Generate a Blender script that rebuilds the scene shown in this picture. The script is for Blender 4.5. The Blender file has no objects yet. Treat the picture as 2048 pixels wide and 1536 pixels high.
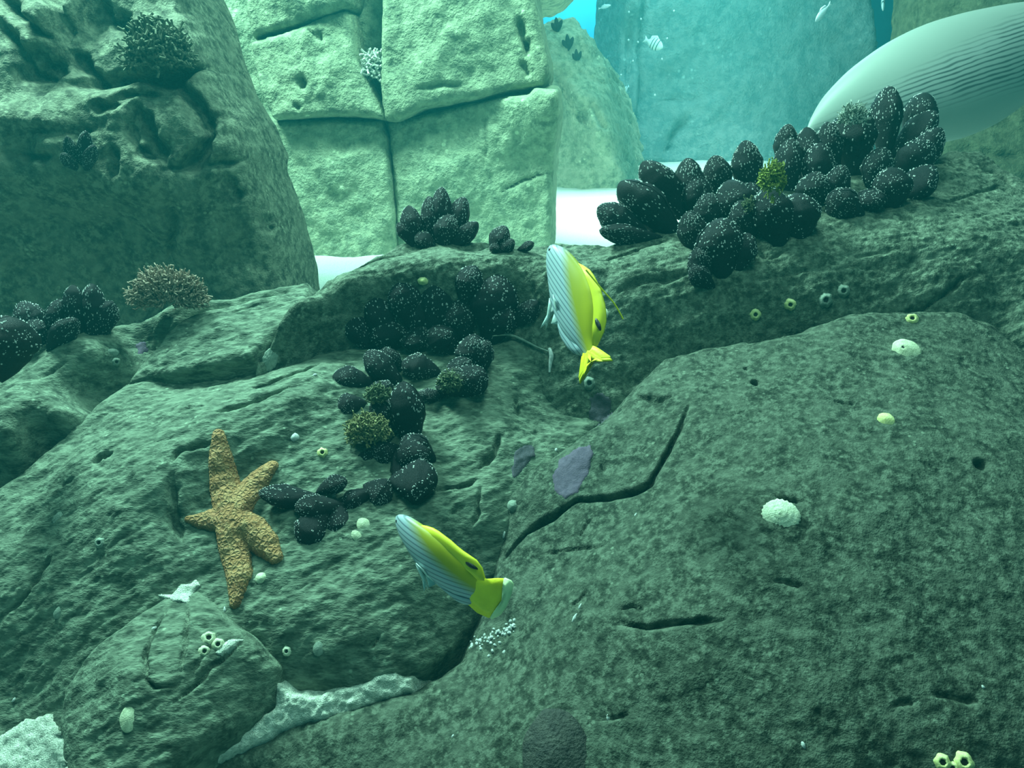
import bpy, math, random
import numpy as np
from mathutils import Vector, Matrix
sc = bpy.context.scene
COL = sc.collection
random.seed(7)
rng = np.random.default_rng(7)

# ------------------------------------------------------------------ camera, world, lights, exposure
ZC = 0.62                      # camera height above the sand at the back of the tank
PITCH = math.radians(20)
F = 1607.0                     # focal length in pixels of the 2048 frame
cam_data = bpy.data.cameras.new('camera')
cam_data.sensor_width = 36.0
cam_data.lens = 36.0 * F / 2048
cam_data.clip_start = 0.02
cam = bpy.data.objects.new('camera', cam_data)
COL.objects.link(cam)
cam.location = (0, 0, ZC)
cam.rotation_euler = (math.pi / 2 - PITCH, 0, 0)
sc.camera = cam

world = bpy.data.worlds.new('world')
sc.world = world
world.use_nodes = True
bg = world.node_tree.nodes['Background']
bg.inputs[0].default_value = (0.085, 0.40, 0.39, 1)
bg.inputs[1].default_value = 0.35

def area(name, loc, target, size, power, color, sy=None, spread=None):
    d = bpy.data.lights.new(name, 'AREA')
    d.shape = 'RECTANGLE'
    d.size = size
    d.size_y = sy or size
    d.energy = power
    d.color = color
    if spread: d.spread = spread
    o = bpy.data.objects.new(name, d)
    COL.objects.link(o)
    o.location = loc
    v = Vector(target) - Vector(loc)
    o.rotation_euler = v.to_track_quat('-Z', 'Y').to_euler()
    return o
WATERLIGHT = (0.47, 1.0, 0.84)
area('tank_or_fill_lamp', (-1.75, 2.65, 2.7), (-0.2, 1.6, 0), 0.7, 320, WATERLIGHT)
area('tank_or_fill_lamp', (0.35, 2.55, 2.65), (0.0, 3.3, 0.5), 0.7, 86, WATERLIGHT)
area('tank_or_fill_lamp', (1.1, 6.5, 3.0), (1.2, 6.6, 0), 1.4, 75, (0.34, 1.0, 1.0))
area('tank_or_fill_lamp', (0.2, 0.75, 2.2), (0.25, 1.35, -0.1), 0.7, 20, WATERLIGHT)  # front fill, added to brighten the near rock; no fixture of the tank
area('sand_fill', (0.9, 4.5, 3.0), (0.85, 4.4, 0), 0.4, 45, (0.55, 1.0, 0.85), spread=0.8)  # added light that whitens the sand behind the ridge
area('sand_fill', (1.9, 7.0, 3.1), (1.9, 6.9, 0), 0.5, 18, (0.5, 1.0, 0.92), spread=0.85)  # second added light, for the sand by the back wall
area('blue_fill', (0.9, 9.0, 3.0), (0.9, 10.2, 1.0), 0.8, 260, (0.12, 0.75, 1.0))  # added blue light, makes the far wall read as bright water

sc.view_settings.view_transform = 'Standard'
sc.view_settings.look = 'None'
sc.view_settings.gamma = 1.0
sc.view_settings.use_curve_mapping = False
sc.view_settings.exposure = 0.0
sc.cycles.use_denoising = True
sc.cycles.max_bounces = 5
sc.cycles.diffuse_bounces = 2
sc.cycles.glossy_bounces = 2
sc.cycles.transmission_bounces = 2
sc.cycles.transparent_max_bounces = 6
sc.cycles.volume_bounces = 0
sc.cycles.caustics_reflective = False
sc.cycles.caustics_refractive = False

# ------------------------------------------------------------------ helpers: pixels of the photograph -> rays in the tank
CAM = np.array([0, 0, ZC])
RT = np.array([1.0, 0, 0])
FW = np.array([0, math.cos(PITCH), -math.sin(PITCH)])
UP = np.array([0, math.sin(PITCH), math.cos(PITCH)])

def ray(px, py):
    return FW + ((px - 1024) / F) * RT - ((py - 768) / F) * UP

def tag(o, label=None, cat=None, group=None, kind=None):
    if label: o['label'] = label
    if cat: o['category'] = cat
    if group: o['group'] = group
    if kind: o['kind'] = kind
    return o

def empty(name, loc=(0, 0, 0)):
    o = bpy.data.objects.new(name, None)
    o.empty_display_size = 0.02
    COL.objects.link(o)
    o.location = loc
    return o

def make_mesh(name, verts, faces, mat=None, smooth=True):
    """verts (N,3) array; faces (M,k) int array or list of tuples"""
    me = bpy.data.meshes.new(name)
    if isinstance(faces, np.ndarray):
        k = faces.shape[1]
        me.vertices.add(len(verts))
        me.vertices.foreach_set('co', np.asarray(verts, dtype=np.float32).ravel())
        me.loops.add(faces.size)
        me.loops.foreach_set('vertex_index', faces.astype(np.int32).ravel())
        me.polygons.add(len(faces))
        me.polygons.foreach_set('loop_start', np.arange(0, faces.size, k, dtype=np.int32))
        me.polygons.foreach_set('loop_total', np.full(len(faces), k, dtype=np.int32))
        me.update(calc_edges=True)
    else:
        me.from_pydata([tuple(v) for v in verts], [], faces)
        me.update()
    if smooth:
        me.polygons.foreach_set('use_smooth', np.ones(len(me.polygons), dtype=bool))
    if mat: me.materials.append(mat)
    return me

def link(name, me, parent=None):
    o = bpy.data.objects.new(name, me)
    COL.objects.link(o)
    if parent is not None: o.parent = parent
    return o

M32 = 0xffffffff
def _hash(ix, iy, seed):
    h = (ix * 374761393 + iy * 668265263 + seed * 974711) & M32
    h = ((h ^ (h >> 13)) * 1274126177) & M32
    h = (h ^ (h >> 16)) & 0xffff
    return h / 65535.0
def vnoise(x, y, seed=0):
    ix = np.floor(x).astype(np.int64); iy = np.floor(y).astype(np.int64)
    fx = x - ix; fy = y - iy
    fx = fx * fx * fx * (fx * (fx * 6 - 15) + 10); fy = fy * fy * fy * (fy * (fy * 6 - 15) + 10)
    a = _hash(ix, iy, seed); b = _hash(ix + 1, iy, seed); c = _hash(ix, iy + 1, seed); d = _hash(ix + 1, iy + 1, seed)
    return (a + (b - a) * fx) * (1 - fy) + (c + (d - c) * fx) * fy - 0.5
def fbm(x, y, seed=0, octv=4, gain=0.5):
    s = 0; a = 1.0
    for k in range(octv):
        ca, sa = math.cos(k * 0.7), math.sin(k * 0.7)
        s = s + a * vnoise((x * ca - y * sa) * 2 ** k + 17.3 * k, (x * sa + y * ca) * 2 ** k - 9.1 * k, seed + k)
        a *= gain
    return s

def seg_dist(U, V, pts, taper=False):
    """distance of every (U,V) to a polyline and the fraction along it"""
    best = np.full(U.shape, 1e9); frac = np.zeros(U.shape)
    L = [0.0]
    for i in range(len(pts) - 1):
        L.append(L[-1] + math.dist(pts[i], pts[i + 1]))
    for i in range(len(pts) - 1):
        ax, ay = pts[i]; bx, by = pts[i + 1]
        dx, dy = bx - ax, by - ay
        q = dx * dx + dy * dy + 1e-12
        t = np.clip(((U - ax) * dx + (V - ay) * dy) / q, 0, 1)
        d = np.hypot(U - ax - t * dx, V - ay - t * dy)
        m = d < best
        best = np.where(m, d, best)
        frac = np.where(m, (L[i] + t * math.sqrt(q)) / (L[-1] + 1e-9), frac)
    return best, frac

def poly_sd(U, V, poly):
    """signed distance to a polygon, positive inside"""
    inside = np.zeros(U.shape, dtype=bool)
    n = len(poly)
    for i in range(n):
        x1, y1 = poly[i]; x2, y2 = poly[(i + 1) % n]
        if y1 == y2: continue
        c = ((y1 > V) != (y2 > V)) & (U < (x2 - x1) * (V - y1) / (y2 - y1) + x1)
        inside ^= c
    d, _ = seg_dist(U, V, list(poly) + [poly[0]])
    return np.where(inside, d, -d)

class Plane:
    def __init__(s, origin, a, b):
        s.o = np.array(origin, float); s.a = np.array(a, float); s.a /= np.linalg.norm(s.a)
        b = np.array(b, float); b = b - s.a * (b @ s.a); s.b = b / np.linalg.norm(b)
        s.n = np.cross(s.a, s.b)
    def hit(s, px, py, h=0.0):
        d = ray(px, py)
        t = (h - s.n @ (CAM - s.o)) / (s.n @ d)
        p = CAM + d * t - s.o
        return p @ s.a, p @ s.b

class Rock:
    """a boulder: a relief over a real sloping plane, bounded by a rounded outline with side walls"""
    def __init__(s, plane, poly, ctrl, R=0.03, Rh=None, step=0.004, seed=0, amp=0.006, scale=14, fine=0.0015,
                 aniso=None, cracks=(), skirt=0.16, wall=2.5, rough=0.006, lumps=0.0, strata=0.0, cw=0.62):
        s.pl = plane; s.seed = seed
        s.uvh = np.array([(*plane.hit(x, y, h), h) for x, y, h in ctrl])
        s._fit()
        uv = [s.px2uv(x, y) for x, y in poly]
        s.poly = uv
        us = [p[0] for p in uv]; vs = [p[1] for p in uv]
        m = skirt / wall + R * 0.2 + step * 2
        gu = np.arange(min(us) - m, max(us) + m, step); gv = np.arange(min(vs) - m, max(vs) + m, step)
        U, V = np.meshgrid(gu, gv)
        H = s.rbf(U, V)
        sd = poly_sd(U, V, uv) + rough * 2.0 * fbm(U * 18, V * 18, seed + 50, 3)
        Rh = Rh or R
        x = np.clip(1 - sd / R, 0, 1)
        E = np.where(sd >= 0, Rh * (1 - np.sqrt(np.clip(1 - x * x, 0, 1))), Rh + np.minimum(-sd * wall, skirt))
        H = H - E
        for c in cracks:
            pts, w, dep = c[:3]
            side = c[3] if len(c) > 3 else 0
            q = [s.px2uv(*p) for p in pts]
            if len(q) == 1:
                H = H - dep * np.exp(-(((U - q[0][0]) ** 2 + (V - q[0][1]) ** 2) / w ** 2) ** 2)
                continue
            wob = 0.006
            U2 = U + wob * fbm(U * 30, V * 30, seed + 7, 2); V2 = V + wob * fbm(U * 30, V * 30, seed + 9, 2)
            d, fr = seg_dist(U2, V2, q)
            ww = w * (0.6 + 0.8 * (vnoise(fr * 9, fr * 0, seed + 3) + 0.5))
            tp = np.clip(np.minimum(fr, 1 - fr) * 4, 0, 1) ** 0.8; ww = ww * cw * (0.45 + 0.55 * tp)
            H = H - dep * tp * np.exp(-(d / ww) ** 2)
        amp = amp * np.clip(1 + sd / 0.02, 0.25, 1); fine = fine * np.clip(1 + sd / 0.01, 0.1, 1)
        if aniso is not None:
            ca, sa = math.cos(aniso), math.sin(aniso)
            Ua = U * ca + V * sa; Va = -U * sa + V * ca
            H = H + 0.6 * amp * fbm(Ua * scale * 0.7, Va * scale * 3.5, seed + 20, 4)
            H = H + fine * 1.2 * fbm(Ua * 60, Va * 190, seed + 21, 2)
        if strata:
            q = fbm(U * 3, V * 9, seed + 33, 2) * 6
            H = H + strata * np.abs((q % 1.0) - 0.5)
        if lumps:
            H = H + lumps * np.clip(1 + sd / 0.03, 0.1, 1) * np.abs(fbm(U * scale * 0.6, V * scale * 0.6, seed + 30, 3))
        H = H + amp * fbm(U * scale, V * scale, seed + 1, 4, 0.55) + fine * fbm(U * 120, V * 120, seed + 2, 2)
        keep = sd > -skirt / wall - step * 1.5
        idx = -np.ones(U.shape, dtype=np.int64)
        f = keep[:-1, :-1] & keep[1:, :-1] & keep[:-1, 1:] & keep[1:, 1:]
        used = np.zeros(U.shape, bool)
        used[:-1, :-1] |= f; used[1:, :-1] |= f; used[:-1, 1:] |= f; used[1:, 1:] |= f
        idx[used] = np.arange(used.sum())
        lim = -skirt / wall
        gv_, gu_ = np.gradient(poly_sd(U, V, uv), step)
        g2 = np.maximum(gv_ ** 2 + gu_ ** 2, 0.3)
        over = np.clip(lim - sd, 0, None)
        U = U + gu_ / g2 * over; V = V + gv_ / g2 * over
        s.verts = plane.o + U[used][:, None] * plane.a + V[used][:, None] * plane.b + H[used][:, None] * plane.n
        s.faces = np.stack([idx[:-1, :-1][f], idx[:-1, 1:][f], idx[1:, 1:][f], idx[1:, :-1][f]], axis=1)
    def _fit(s):
        P = s.uvh[:, :2]; n = len(P)
        K = np.hypot(P[:, None, 0] - P[None, :, 0], P[:, None, 1] - P[None, :, 1])
        K = np.sqrt(K ** 2 + 0.03 ** 2)
        A = np.zeros((n + 3, n + 3)); A[:n, :n] = K - 0.002 * np.eye(n)
        A[:n, n] = 1; A[:n, n + 1:] = P; A[n, :n] = 1; A[n + 1:, :n] = P.T
        A[n, n] = 0
        b = np.concatenate([s.uvh[:, 2], [0, 0, 0]])
        s.w = np.linalg.lstsq(A, b, rcond=None)[0]
    def rbf(s, U, V):
        n = len(s.uvh)
        H = s.w[n] + s.w[n + 1] * U + s.w[n + 2] * V
        for k in range(n):
            H = H + s.w[k] * np.sqrt((U - s.uvh[k, 0]) ** 2 + (V - s.uvh[k, 1]) ** 2 + 0.03 ** 2)
        return np.clip(H, s.uvh[:, 2].min() - 0.05, s.uvh[:, 2].max() + 0.04)
    def px2uv(s, px, py):
        h = 0.0
        for _ in range(6):
            u, v = s.pl.hit(px, py, h)
            h = 0.5 * h + 0.5 * float(s.rbf(np.array(u), np.array(v)))
        return s.pl.hit(px, py, h)
    def build(s, name, mat, parent=None):
        return link(name, make_mesh(name, s.verts, s.faces, mat), parent)

# ------------------------------------------------------------------ materials
def new_mat(name):
    m = bpy.data.materials.new(name); m.use_nodes = True
    nt = m.node_tree
    return m, nt, nt.nodes['Principled BSDF']
def N(nt, typ, **kw):
    n = nt.nodes.new(typ)
    for k, v in kw.items():
        if k in n.inputs: n.inputs[k].default_value = v
        else: setattr(n, k, v)
    return n
def ramp(nt, fac, stops, interp='LINEAR'):
    r = nt.nodes.new('ShaderNodeValToRGB')
    r.color_ramp.interpolation = interp
    e = r.color_ramp.elements
    while len(e) > 1: e.remove(e[-1])
    e[0].position = stops[0][0]; e[0].color = (*stops[0][1], 1) if len(stops[0][1]) == 3 else stops[0][1]
    for p, c in stops[1:]:
        q = e.new(p); q.color = (*c, 1)
    nt.links.new(fac, r.inputs[0])
    return r.outputs[0]
def mixc(nt, fac, a, b, typ='MIX'):
    m = nt.nodes.new('ShaderNodeMixRGB'); m.blend_type = typ
    for i, v in ((0, fac), (1, a), (2, b)):
        if hasattr(v, 'is_linked') or hasattr(v, 'links'): nt.links.new(v, m.inputs[i])
        elif i == 0: m.inputs[0].default_value = v
        else: m.inputs[i].default_value = (*v, 1)
    return m.outputs[0]
def noise(nt, scale, detail=4, rough=0.55, vec=None):
    n = N(nt, 'ShaderNodeTexNoise'); n.inputs['Scale'].default_value = scale
    n.inputs['Detail'].default_value = detail; n.inputs['Roughness'].default_value = rough
    if vec is not None: nt.links.new(vec, n.inputs['Vector'])
    return n.outputs['Fac']
def objco(nt):
    return N(nt, 'ShaderNodeTexCoord').outputs['Object']

def rock_mat(name, dark, mid, light, scale=1.0, dots=0.5, bump=0.75, stretch=None):
    m, nt, p = new_mat(name)
    co = objco(nt)
    if stretch:
        mp = N(nt, 'ShaderNodeMapping'); mp.inputs['Rotation'].default_value = stretch[1]; mp.inputs['Scale'].default_value = stretch[0]
        nt.links.new(co, mp.inputs['Vector']); cs = mp.outputs['Vector']
    else: cs = co
    n1 = noise(nt, 5 * scale, 3, 0.6, co)
    n2 = noise(nt, 75 * scale, 3, 0.7, cs)
    big = ramp(nt, n1, [(0.32, tuple(0.78 * c for c in mid)), (0.55, mid), (0.72, tuple(1.25 * c for c in mid))])
    sp = ramp(nt, n2, [(0.37, dark), (0.49, mid), (0.62, light)])
    c = mixc(nt, 0.88, big, sp)
    pt = ramp(nt, noise(nt, 24 * scale, 3, 0.65, co), [(0.44, (0, 0, 0)), (0.64, (0.55, 0.55, 0.55))])
    c = mixc(nt, pt, c, tuple(0.85 * q for q in light))
    v = N(nt, 'ShaderNodeTexVoronoi'); v.inputs['Scale'].default_value = 85 * scale
    nt.links.new(co, v.inputs['Vector'])
    fl = ramp(nt, v.outputs['Distance'], [(0.0, (1, 1, 1)), (0.18, (1, 1, 1)), (0.3, (0, 0, 0))])
    pick = ramp(nt, noise(nt, 23 * scale, 2, 0.5, co), [(0.56, (0, 0, 0)), (0.66, (dots, dots, dots))])
    f = mixc(nt, 1.0, fl, pick, 'MULTIPLY')
    c = mixc(nt, f, c, tuple(min(1, 1.9 * q) for q in light))
    nt.links.new(c, p.inputs['Base Color'])
    p.inputs['Roughness'].default_value = 0.9
    p.inputs['Specular IOR Level'].default_value = 0.15
    b = N(nt, 'ShaderNodeBump'); b.inputs['Strength'].default_value = bump; b.inputs['Distance'].default_value = 0.006 / scale
    bb = mixc(nt, 0.5, n2, noise(nt, 260 * scale, 2, 0.6, cs))
    nt.links.new(bb, b.inputs['Height']); nt.links.new(b.outputs[0], p.inputs['Normal'])
    return m
def plain_mat(name, c1, c2, scale=60, rough=0.7, spec=0.2, bump=0.3, dist=0.002):
    m, nt, p = new_mat(name)
    co = objco(nt)
    n = noise(nt, scale, 4, 0.6, co)
    nt.links.new(ramp(nt, n, [(0.35, c1), (0.65, c2)]), p.inputs['Base Color'])
    p.inputs['Roughness'].default_value = rough; p.inputs['Specular IOR Level'].default_value = spec
    b = N(nt, 'ShaderNodeBump'); b.inputs['Strength'].default_value = bump; b.inputs['Distance'].default_value = dist
    nt.links.new(noise(nt, scale * 3, 3, 0.6, co), b.inputs['Height']); nt.links.new(b.outputs[0], p.inputs['Normal'])
    return m

ROCK = rock_mat('rock', (0.022, 0.034, 0.024), (0.066, 0.088, 0.062), (0.17, 0.21, 0.155))
ROCK_B = rock_mat('rock_slab_darkened', (0.013, 0.021, 0.015), (0.041, 0.056, 0.040), (0.115, 0.145, 0.108))  # darker copy of the rock colour, offsets too much key light on the slab
ROCK_S = rock_mat('rock_striated', (0.030, 0.046, 0.033), (0.084, 0.11, 0.08), (0.19, 0.24, 0.175), stretch=((0.35, 1, 1), (0, 0, -0.55)))
ROCK_DARK = rock_mat('rock_dark', (0.028, 0.036, 0.026), (0.075, 0.09, 0.062), (0.17, 0.195, 0.135), 0.6)
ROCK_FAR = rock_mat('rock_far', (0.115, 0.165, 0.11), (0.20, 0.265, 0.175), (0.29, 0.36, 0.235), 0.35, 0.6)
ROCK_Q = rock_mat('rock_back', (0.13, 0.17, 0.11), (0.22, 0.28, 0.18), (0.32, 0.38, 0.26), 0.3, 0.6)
SAND = plain_mat('sand', (0.50, 0.60, 0.54), (0.70, 0.80, 0.74), 220, 0.95, 0.05, 0.8, 0.004)

# ------------------------------------------------------------------ the setting: sand floor, back walls
def floor_z(X, Y):
    t = np.clip((Y - 1.9) / 0.6, 0, 1)
    z = -0.62 + 0.62 * t * t * (3 - 2 * t)
    return z + 0.02 * fbm(X * 2.2, Y * 2.2, 3, 3) * t
gx, gy = np.meshgrid(np.arange(-3.4, 4.6, 0.04), np.arange(0.3, 10.6, 0.04))
gz = floor_z(gx, gy) + 0.006 * fbm(gx * 12, gy * 12, 5, 2)
ii = np.arange(gx.size).reshape(gx.shape)
ff = np.stack([ii[:-1, :-1].ravel(), ii[:-1, 1:].ravel(), ii[1:, 1:].ravel(), ii[1:, :-1].ravel()], 1)
floor = link('floor', make_mesh('floor', np.stack([gx.ravel(), gy.ravel(), gz.ravel()], 1), ff, SAND))
tag(floor, 'white sand floor of the tank', kind='structure')

WALL = rock_mat('wall_stone_hazed', (0.12, 0.22, 0.22), (0.17, 0.28, 0.27), (0.24, 0.36, 0.34), 0.2, 0.5)  # teal of the distance haze is put into the stone colour
pw = Plane(CAM + ray(1500, 322) / ray(1500, 322)[1] * 8.0, (1, 0, 0), (0, 0.0, 1))
r = Rock(pw, [(1268, 330), (1272, 150), (1284, -40), (1290, -420), (1735, -420), (1745, -40), (1762, 120), (1760, 330), (1600, 350), (1400, 345)],
         [(1300, 300, 0.15), (1400, 305, 0.16), (1500, 315, 0.12), (1700, 310, 0.1), (1300, 200, 0.05), (1500, 220, 0.0), (1700, 200, 0.0), (1500, 0, 0), (1300, 0, 0), (1700, 0, 0), (1400, 240, 0.1)],
         R=0.1, step=0.035, seed=71, amp=0.10, scale=1.6, fine=0.02, skirt=0.7, lumps=0.0,
         cracks=[([(1335, 320), (1350, 270), (1385, 230)], 0.06, 0.12), ([(1310, 200), (1420, 195)], 0.03, 0.05)])
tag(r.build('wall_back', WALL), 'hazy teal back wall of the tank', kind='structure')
pw2 = Plane(CAM + ray(1250, 325) / ray(1250, 325)[1] * 7.9, (1, 0, 0), (0, 0.03, 1))
r = Rock(pw2, [(1236, 335), (1240, 200), (1242, 100), (1255, -40), (1262, -420), (1296, -420), (1290, -40), (1279, 150), (1262, 335)],
         [(1250, 320, 0), (1265, 200, 0.1), (1270, 0, 0.1), (1250, 100, 0), (1275, 100, 0.0), (1275, -200, 0)],
         R=0.08, step=0.03, seed=72, amp=0.08, scale=3, fine=0.02, skirt=0.5,
         cracks=[([(1265, 0), (1258, 120), (1252, 260)], 0.04, 0.12)])
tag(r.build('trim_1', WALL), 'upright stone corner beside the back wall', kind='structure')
BLUE = plain_mat('blue_wall_open_water', (0.10, 0.36, 0.50), (0.13, 0.42, 0.56), 1.2, 0.9, 0.1)  # blue of bright open water put into the wall colour
v = np.array([(-3.4, 10.5, -0.1), (4.6, 10.5, -0.1), (4.6, 10.5, 4.5), (-3.4, 10.5, 4.5), (-3.4, 10.6, -0.1), (4.6, 10.6, -0.1), (4.6, 10.6, 4.5), (-3.4, 10.6, 4.5)])
fb = np.array([(0, 1, 2, 3), (5, 4, 7, 6), (4, 0, 3, 7), (1, 5, 6, 2), (3, 2, 6, 7), (4, 5, 1, 0)])
tag(link('wall_far', make_mesh('wall_far', v, fb, BLUE, smooth=False)), 'blue wall standing in for bright open water at the far end', kind='structure')

# ------------------------------------------------------------------ large rocks
A = CAM + ray(1024, 1536) / ray(1024, 1536)[1] * 0.95
B = CAM + ray(1024, 500) / ray(1024, 500)[1] * 1.8
P0 = Plane(A, (1, 0, 0), B - A)

rock = {}
# the big slab filling the lower right
rock['B1'] = Rock(P0, [(1000, 990), (1060, 935), (1130, 885), (1215, 825), (1270, 760), (1325, 700), (1410, 685), (1500, 672), (1600, 648), (1700, 618), (1800, 610), (1920, 612), (1990, 645), (2060, 690), (2300, 820), (2700, 960),
                       (2750, 1780), (150, 1780), (275, 1560), (400, 1506), (540, 1448), (690, 1410), (830, 1376), (920, 1310), (970, 1210), (985, 1130), (1000, 1060)],
    [(1340, 725, .085), (1500, 700, .10), (1700, 650, .115), (1920, 645, .12), (2060, 720, .12), (2300, 850, .10), (2700, 1000, .10), (2650, 1500, .2), (1400, 820, .155), (1500, 900, .205), (1700, 850, .21), (1900, 850, .215), (2100, 1000, .24),
     (1240, 850, .085), (1150, 920, .075), (1060, 980, .045), (1020, 1060, .02), (1250, 960, .105), (1120, 1010, .07), (1500, 1100, .255), (1250, 1100, .165), (1120, 1120, .08), (1030, 1180, .045), (1000, 1290, .035), (1300, 1250, .215), (1100, 1300, .125),
     (900, 1400, .035), (700, 1480, .035), (500, 1540, .022), (300, 1640, .01), (1000, 1450, .11), (1300, 1450, .21), (1700, 1200, .275), (1700, 1450, .28), (2100, 1400, .28), (1300, 1700, .20), (2000, 1700, .26), (600, 1700, .0)],
    R=.045, step=.0028, seed=1, amp=.011, scale=9, fine=.002, rough=.006, skirt=.22,
    cracks=[([(1380, 800), (1366, 850), (1325, 925), (1300, 968), (1270, 985), (1160, 1003), (1100, 1035), (1050, 1065), (1000, 1130)], .008, .030),
            ([(1230, 1245), (1300, 1252), (1370, 1246), (1460, 1243)], .007, .016), ([(1235, 1220), (1265, 1210), (1295, 1222)], .005, .010),
            ([(1140, 1215), (1165, 1195), (1172, 1180)], .004, .010), ([(1440, 1010), (1452, 1035), (1480, 1050)], .004, .007),
            ([(1080, 1110), (1150, 1100), (1215, 1092)], .004, .009), ([(1160, 1075), (1180, 1040)], .004, .008),
            ([(1190, 1438), (1260, 1428)], .004, .008), ([(1545, 995), (1570, 1005), (1610, 1003)], .006, .012), ([(1540, 1170), (1610, 1170)], .005, .010),
            ([(1270, 785), (1320, 800), (1350, 790)], .010, .012), ([(1650, 800), (1720, 812)], .006, .006), ([(1780, 1410), (1830, 1408)], .006, .010), ([(1860, 1390), (1960, 1405)], .008, .008),
            ([(1200, 930), (1207, 945)], .004, .010),
            ([(1509, 768)], .0065, .022), ([(1955, 935)], .009, .03), ([(1492, 738)], .004, .01)])
# left slope with the starfish, runs on under the mussels
rock['D'] = Rock(P0, [(-330, 1240), (-120, 1060), (0, 958), (130, 858), (245, 760), (350, 728), (500, 700), (640, 680), (760, 640), (1000, 630), (1110, 660), (1180, 760), (1200, 850), (1080, 1000), (1010, 1120), (950, 1230), (905, 1300),
                      (840, 1350), (700, 1385), (600, 1400), (545, 1430), (300, 1600), (-330, 1780)],
    [(-300, 1250, -.04), (0, 975, -.025), (130, 875, -.02), (260, 772, -.02), (400, 750, -.03), (520, 732, -.04), (640, 700, -.045), (800, 690, -.03), (200, 900, .035), (300, 870, .055), (430, 862, .085), (560, 785, .075), (650, 740, .04),
     (100, 1050, .02), (0, 1200, .0), (0, 1400, -.06), (-250, 1500, -.08), (250, 1100, .065), (340, 960, .085), (400, 1040, .05), (470, 1050, .043), (440, 960, .048), (540, 1080, .05), (600, 980, .05), (620, 880, .055), (750, 870, .035), (850, 820, .015), (950, 780, .01), (1000, 700, .0), (1080, 720, -.01),
     (880, 960, .045), (960, 900, .03), (1030, 850, .0), (1110, 800, -.04), (1020, 960, .02), (980, 1040, .02), (700, 1130, .06), (850, 1120, .045), (960, 1110, .0), (560, 1230, .055), (700, 1280, .05), (820, 1280, .03), (900, 1250, .0), (640, 1370, .015), (300, 1200, .04), (400, 1350, .03), (150, 1400, -.01), (520, 1400, .0)],
    R=.03, step=.003, seed=2, amp=.010, scale=10, fine=.002, aniso=.55, rough=.005, skirt=.2,
    cracks=[([(0, 1230), (60, 1180), (115, 1090)], .005, 0.016), ([(500, 780), (560, 760), (640, 730)], .008, 0.026), ([(420, 830), (520, 800), (600, 770)], .006, 0.016),
            ([(1000, 870), (990, 905), (955, 935)], .007, 0.022), ([(870, 985), (940, 965), (955, 955)], .004, 0.019), ([(960, 970), (955, 1030), (940, 1065)], .004, 0.013),
            ([(340, 930), (360, 905), (430, 880)], .006, 0.019), ([(345, 940), (345, 1030), (365, 1090)], .012, 0.019), ([(640, 1010), (700, 1000)], .008, 0.016),
            ([(1030, 790), (1035, 830)], .006, 0.016), ([(1095, 740), (1092, 780)], .006, 0.019), ([(185, 925), (225, 905)], .008, 0.019), ([(735, 1290), (760, 1265)], .004, 0.013),
            ([(120, 975), (150, 955)], .005, 0.010), ([(900, 1030), (930, 1010)], .005, 0.011)])
# lower left mound
rock['F'] = Rock(P0, [(108, 1440), (122, 1375), (180, 1300), (250, 1240), (330, 1185), (400, 1168), (440, 1215), (510, 1275), (560, 1330), (545, 1400), (500, 1440), (420, 1490), (320, 1560), (250, 1720), (130, 1700), (125, 1560)],
    [(118, 1440, .045), (190, 1310, .06), (330, 1200, .06), (400, 1185, .055), (250, 1350, .115), (330, 1290, .10), (420, 1290, .095), (500, 1330, .07), (250, 1500, .10), (420, 1420, .085), (535, 1390, .045), (200, 1650, .08)],
    R=.03, step=.0028, seed=3, amp=.008, scale=11, fine=.002, aniso=.5, rough=.004, skirt=.2,
    cracks=[([(340, 1210), (315, 1250), (300, 1290), (288, 1320), (292, 1360), (310, 1376), (350, 1370), (365, 1350)], .0045, .016), ([(375, 1215), (372, 1300), (362, 1350)], .006, .012),
            ([(490, 1275), (420, 1330), (345, 1410)], .005, .010), ([(420, 1290), (370, 1360)], .005, .006)])
# ridge in the middle, with the lit lip
rock['C'] = Rock(P0, [(500, 765), (508, 715), (550, 655), (600, 598), (655, 560), (730, 522), (800, 484), (880, 474), (960, 482), (1040, 492), (1110, 482), (1190, 485), (1260, 500), (1330, 560), (1330, 700), (1260, 800), (1190, 880), (1120, 850), (1040, 745), (920, 745), (780, 725), (700, 722), (600, 742)],
    [(512, 735, .02), (560, 655, .06), (620, 605, .085), (700, 565, .10), (800, 535, .105), (900, 540, .105), (1000, 535, .105), (1100, 540, .095), (1200, 530, .085),
     (620, 590, .06), (700, 545, .06), (800, 505, .055), (950, 500, .05), (1100, 505, .05), (1200, 505, .05), (550, 735, -.005), (640, 690, -.005), (750, 650, .0), (900, 660, .0), (1050, 650, .02), (1120, 660, .03), (1150, 740, .0), (1200, 800, -.03), (1250, 650, .04), (1300, 560, .06), (680, 620, .05), (850, 600, .045), (1000, 590, .055)],
    R=.018, step=.003, seed=4, amp=.009, scale=12, fine=.002, aniso=.3, rough=.004, skirt=.2,
    cracks=[([(610, 590), (680, 555), (760, 520), (830, 505)], .005, .010), ([(1165, 590), (1150, 640), (1165, 700)], .006, .012), ([(1240, 640), (1235, 740), (1230, 800)], .004, .012),
            ([(620, 640), (720, 600)], .008, .008), ([(1060, 560), (1080, 640)], .01, .012)])
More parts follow.
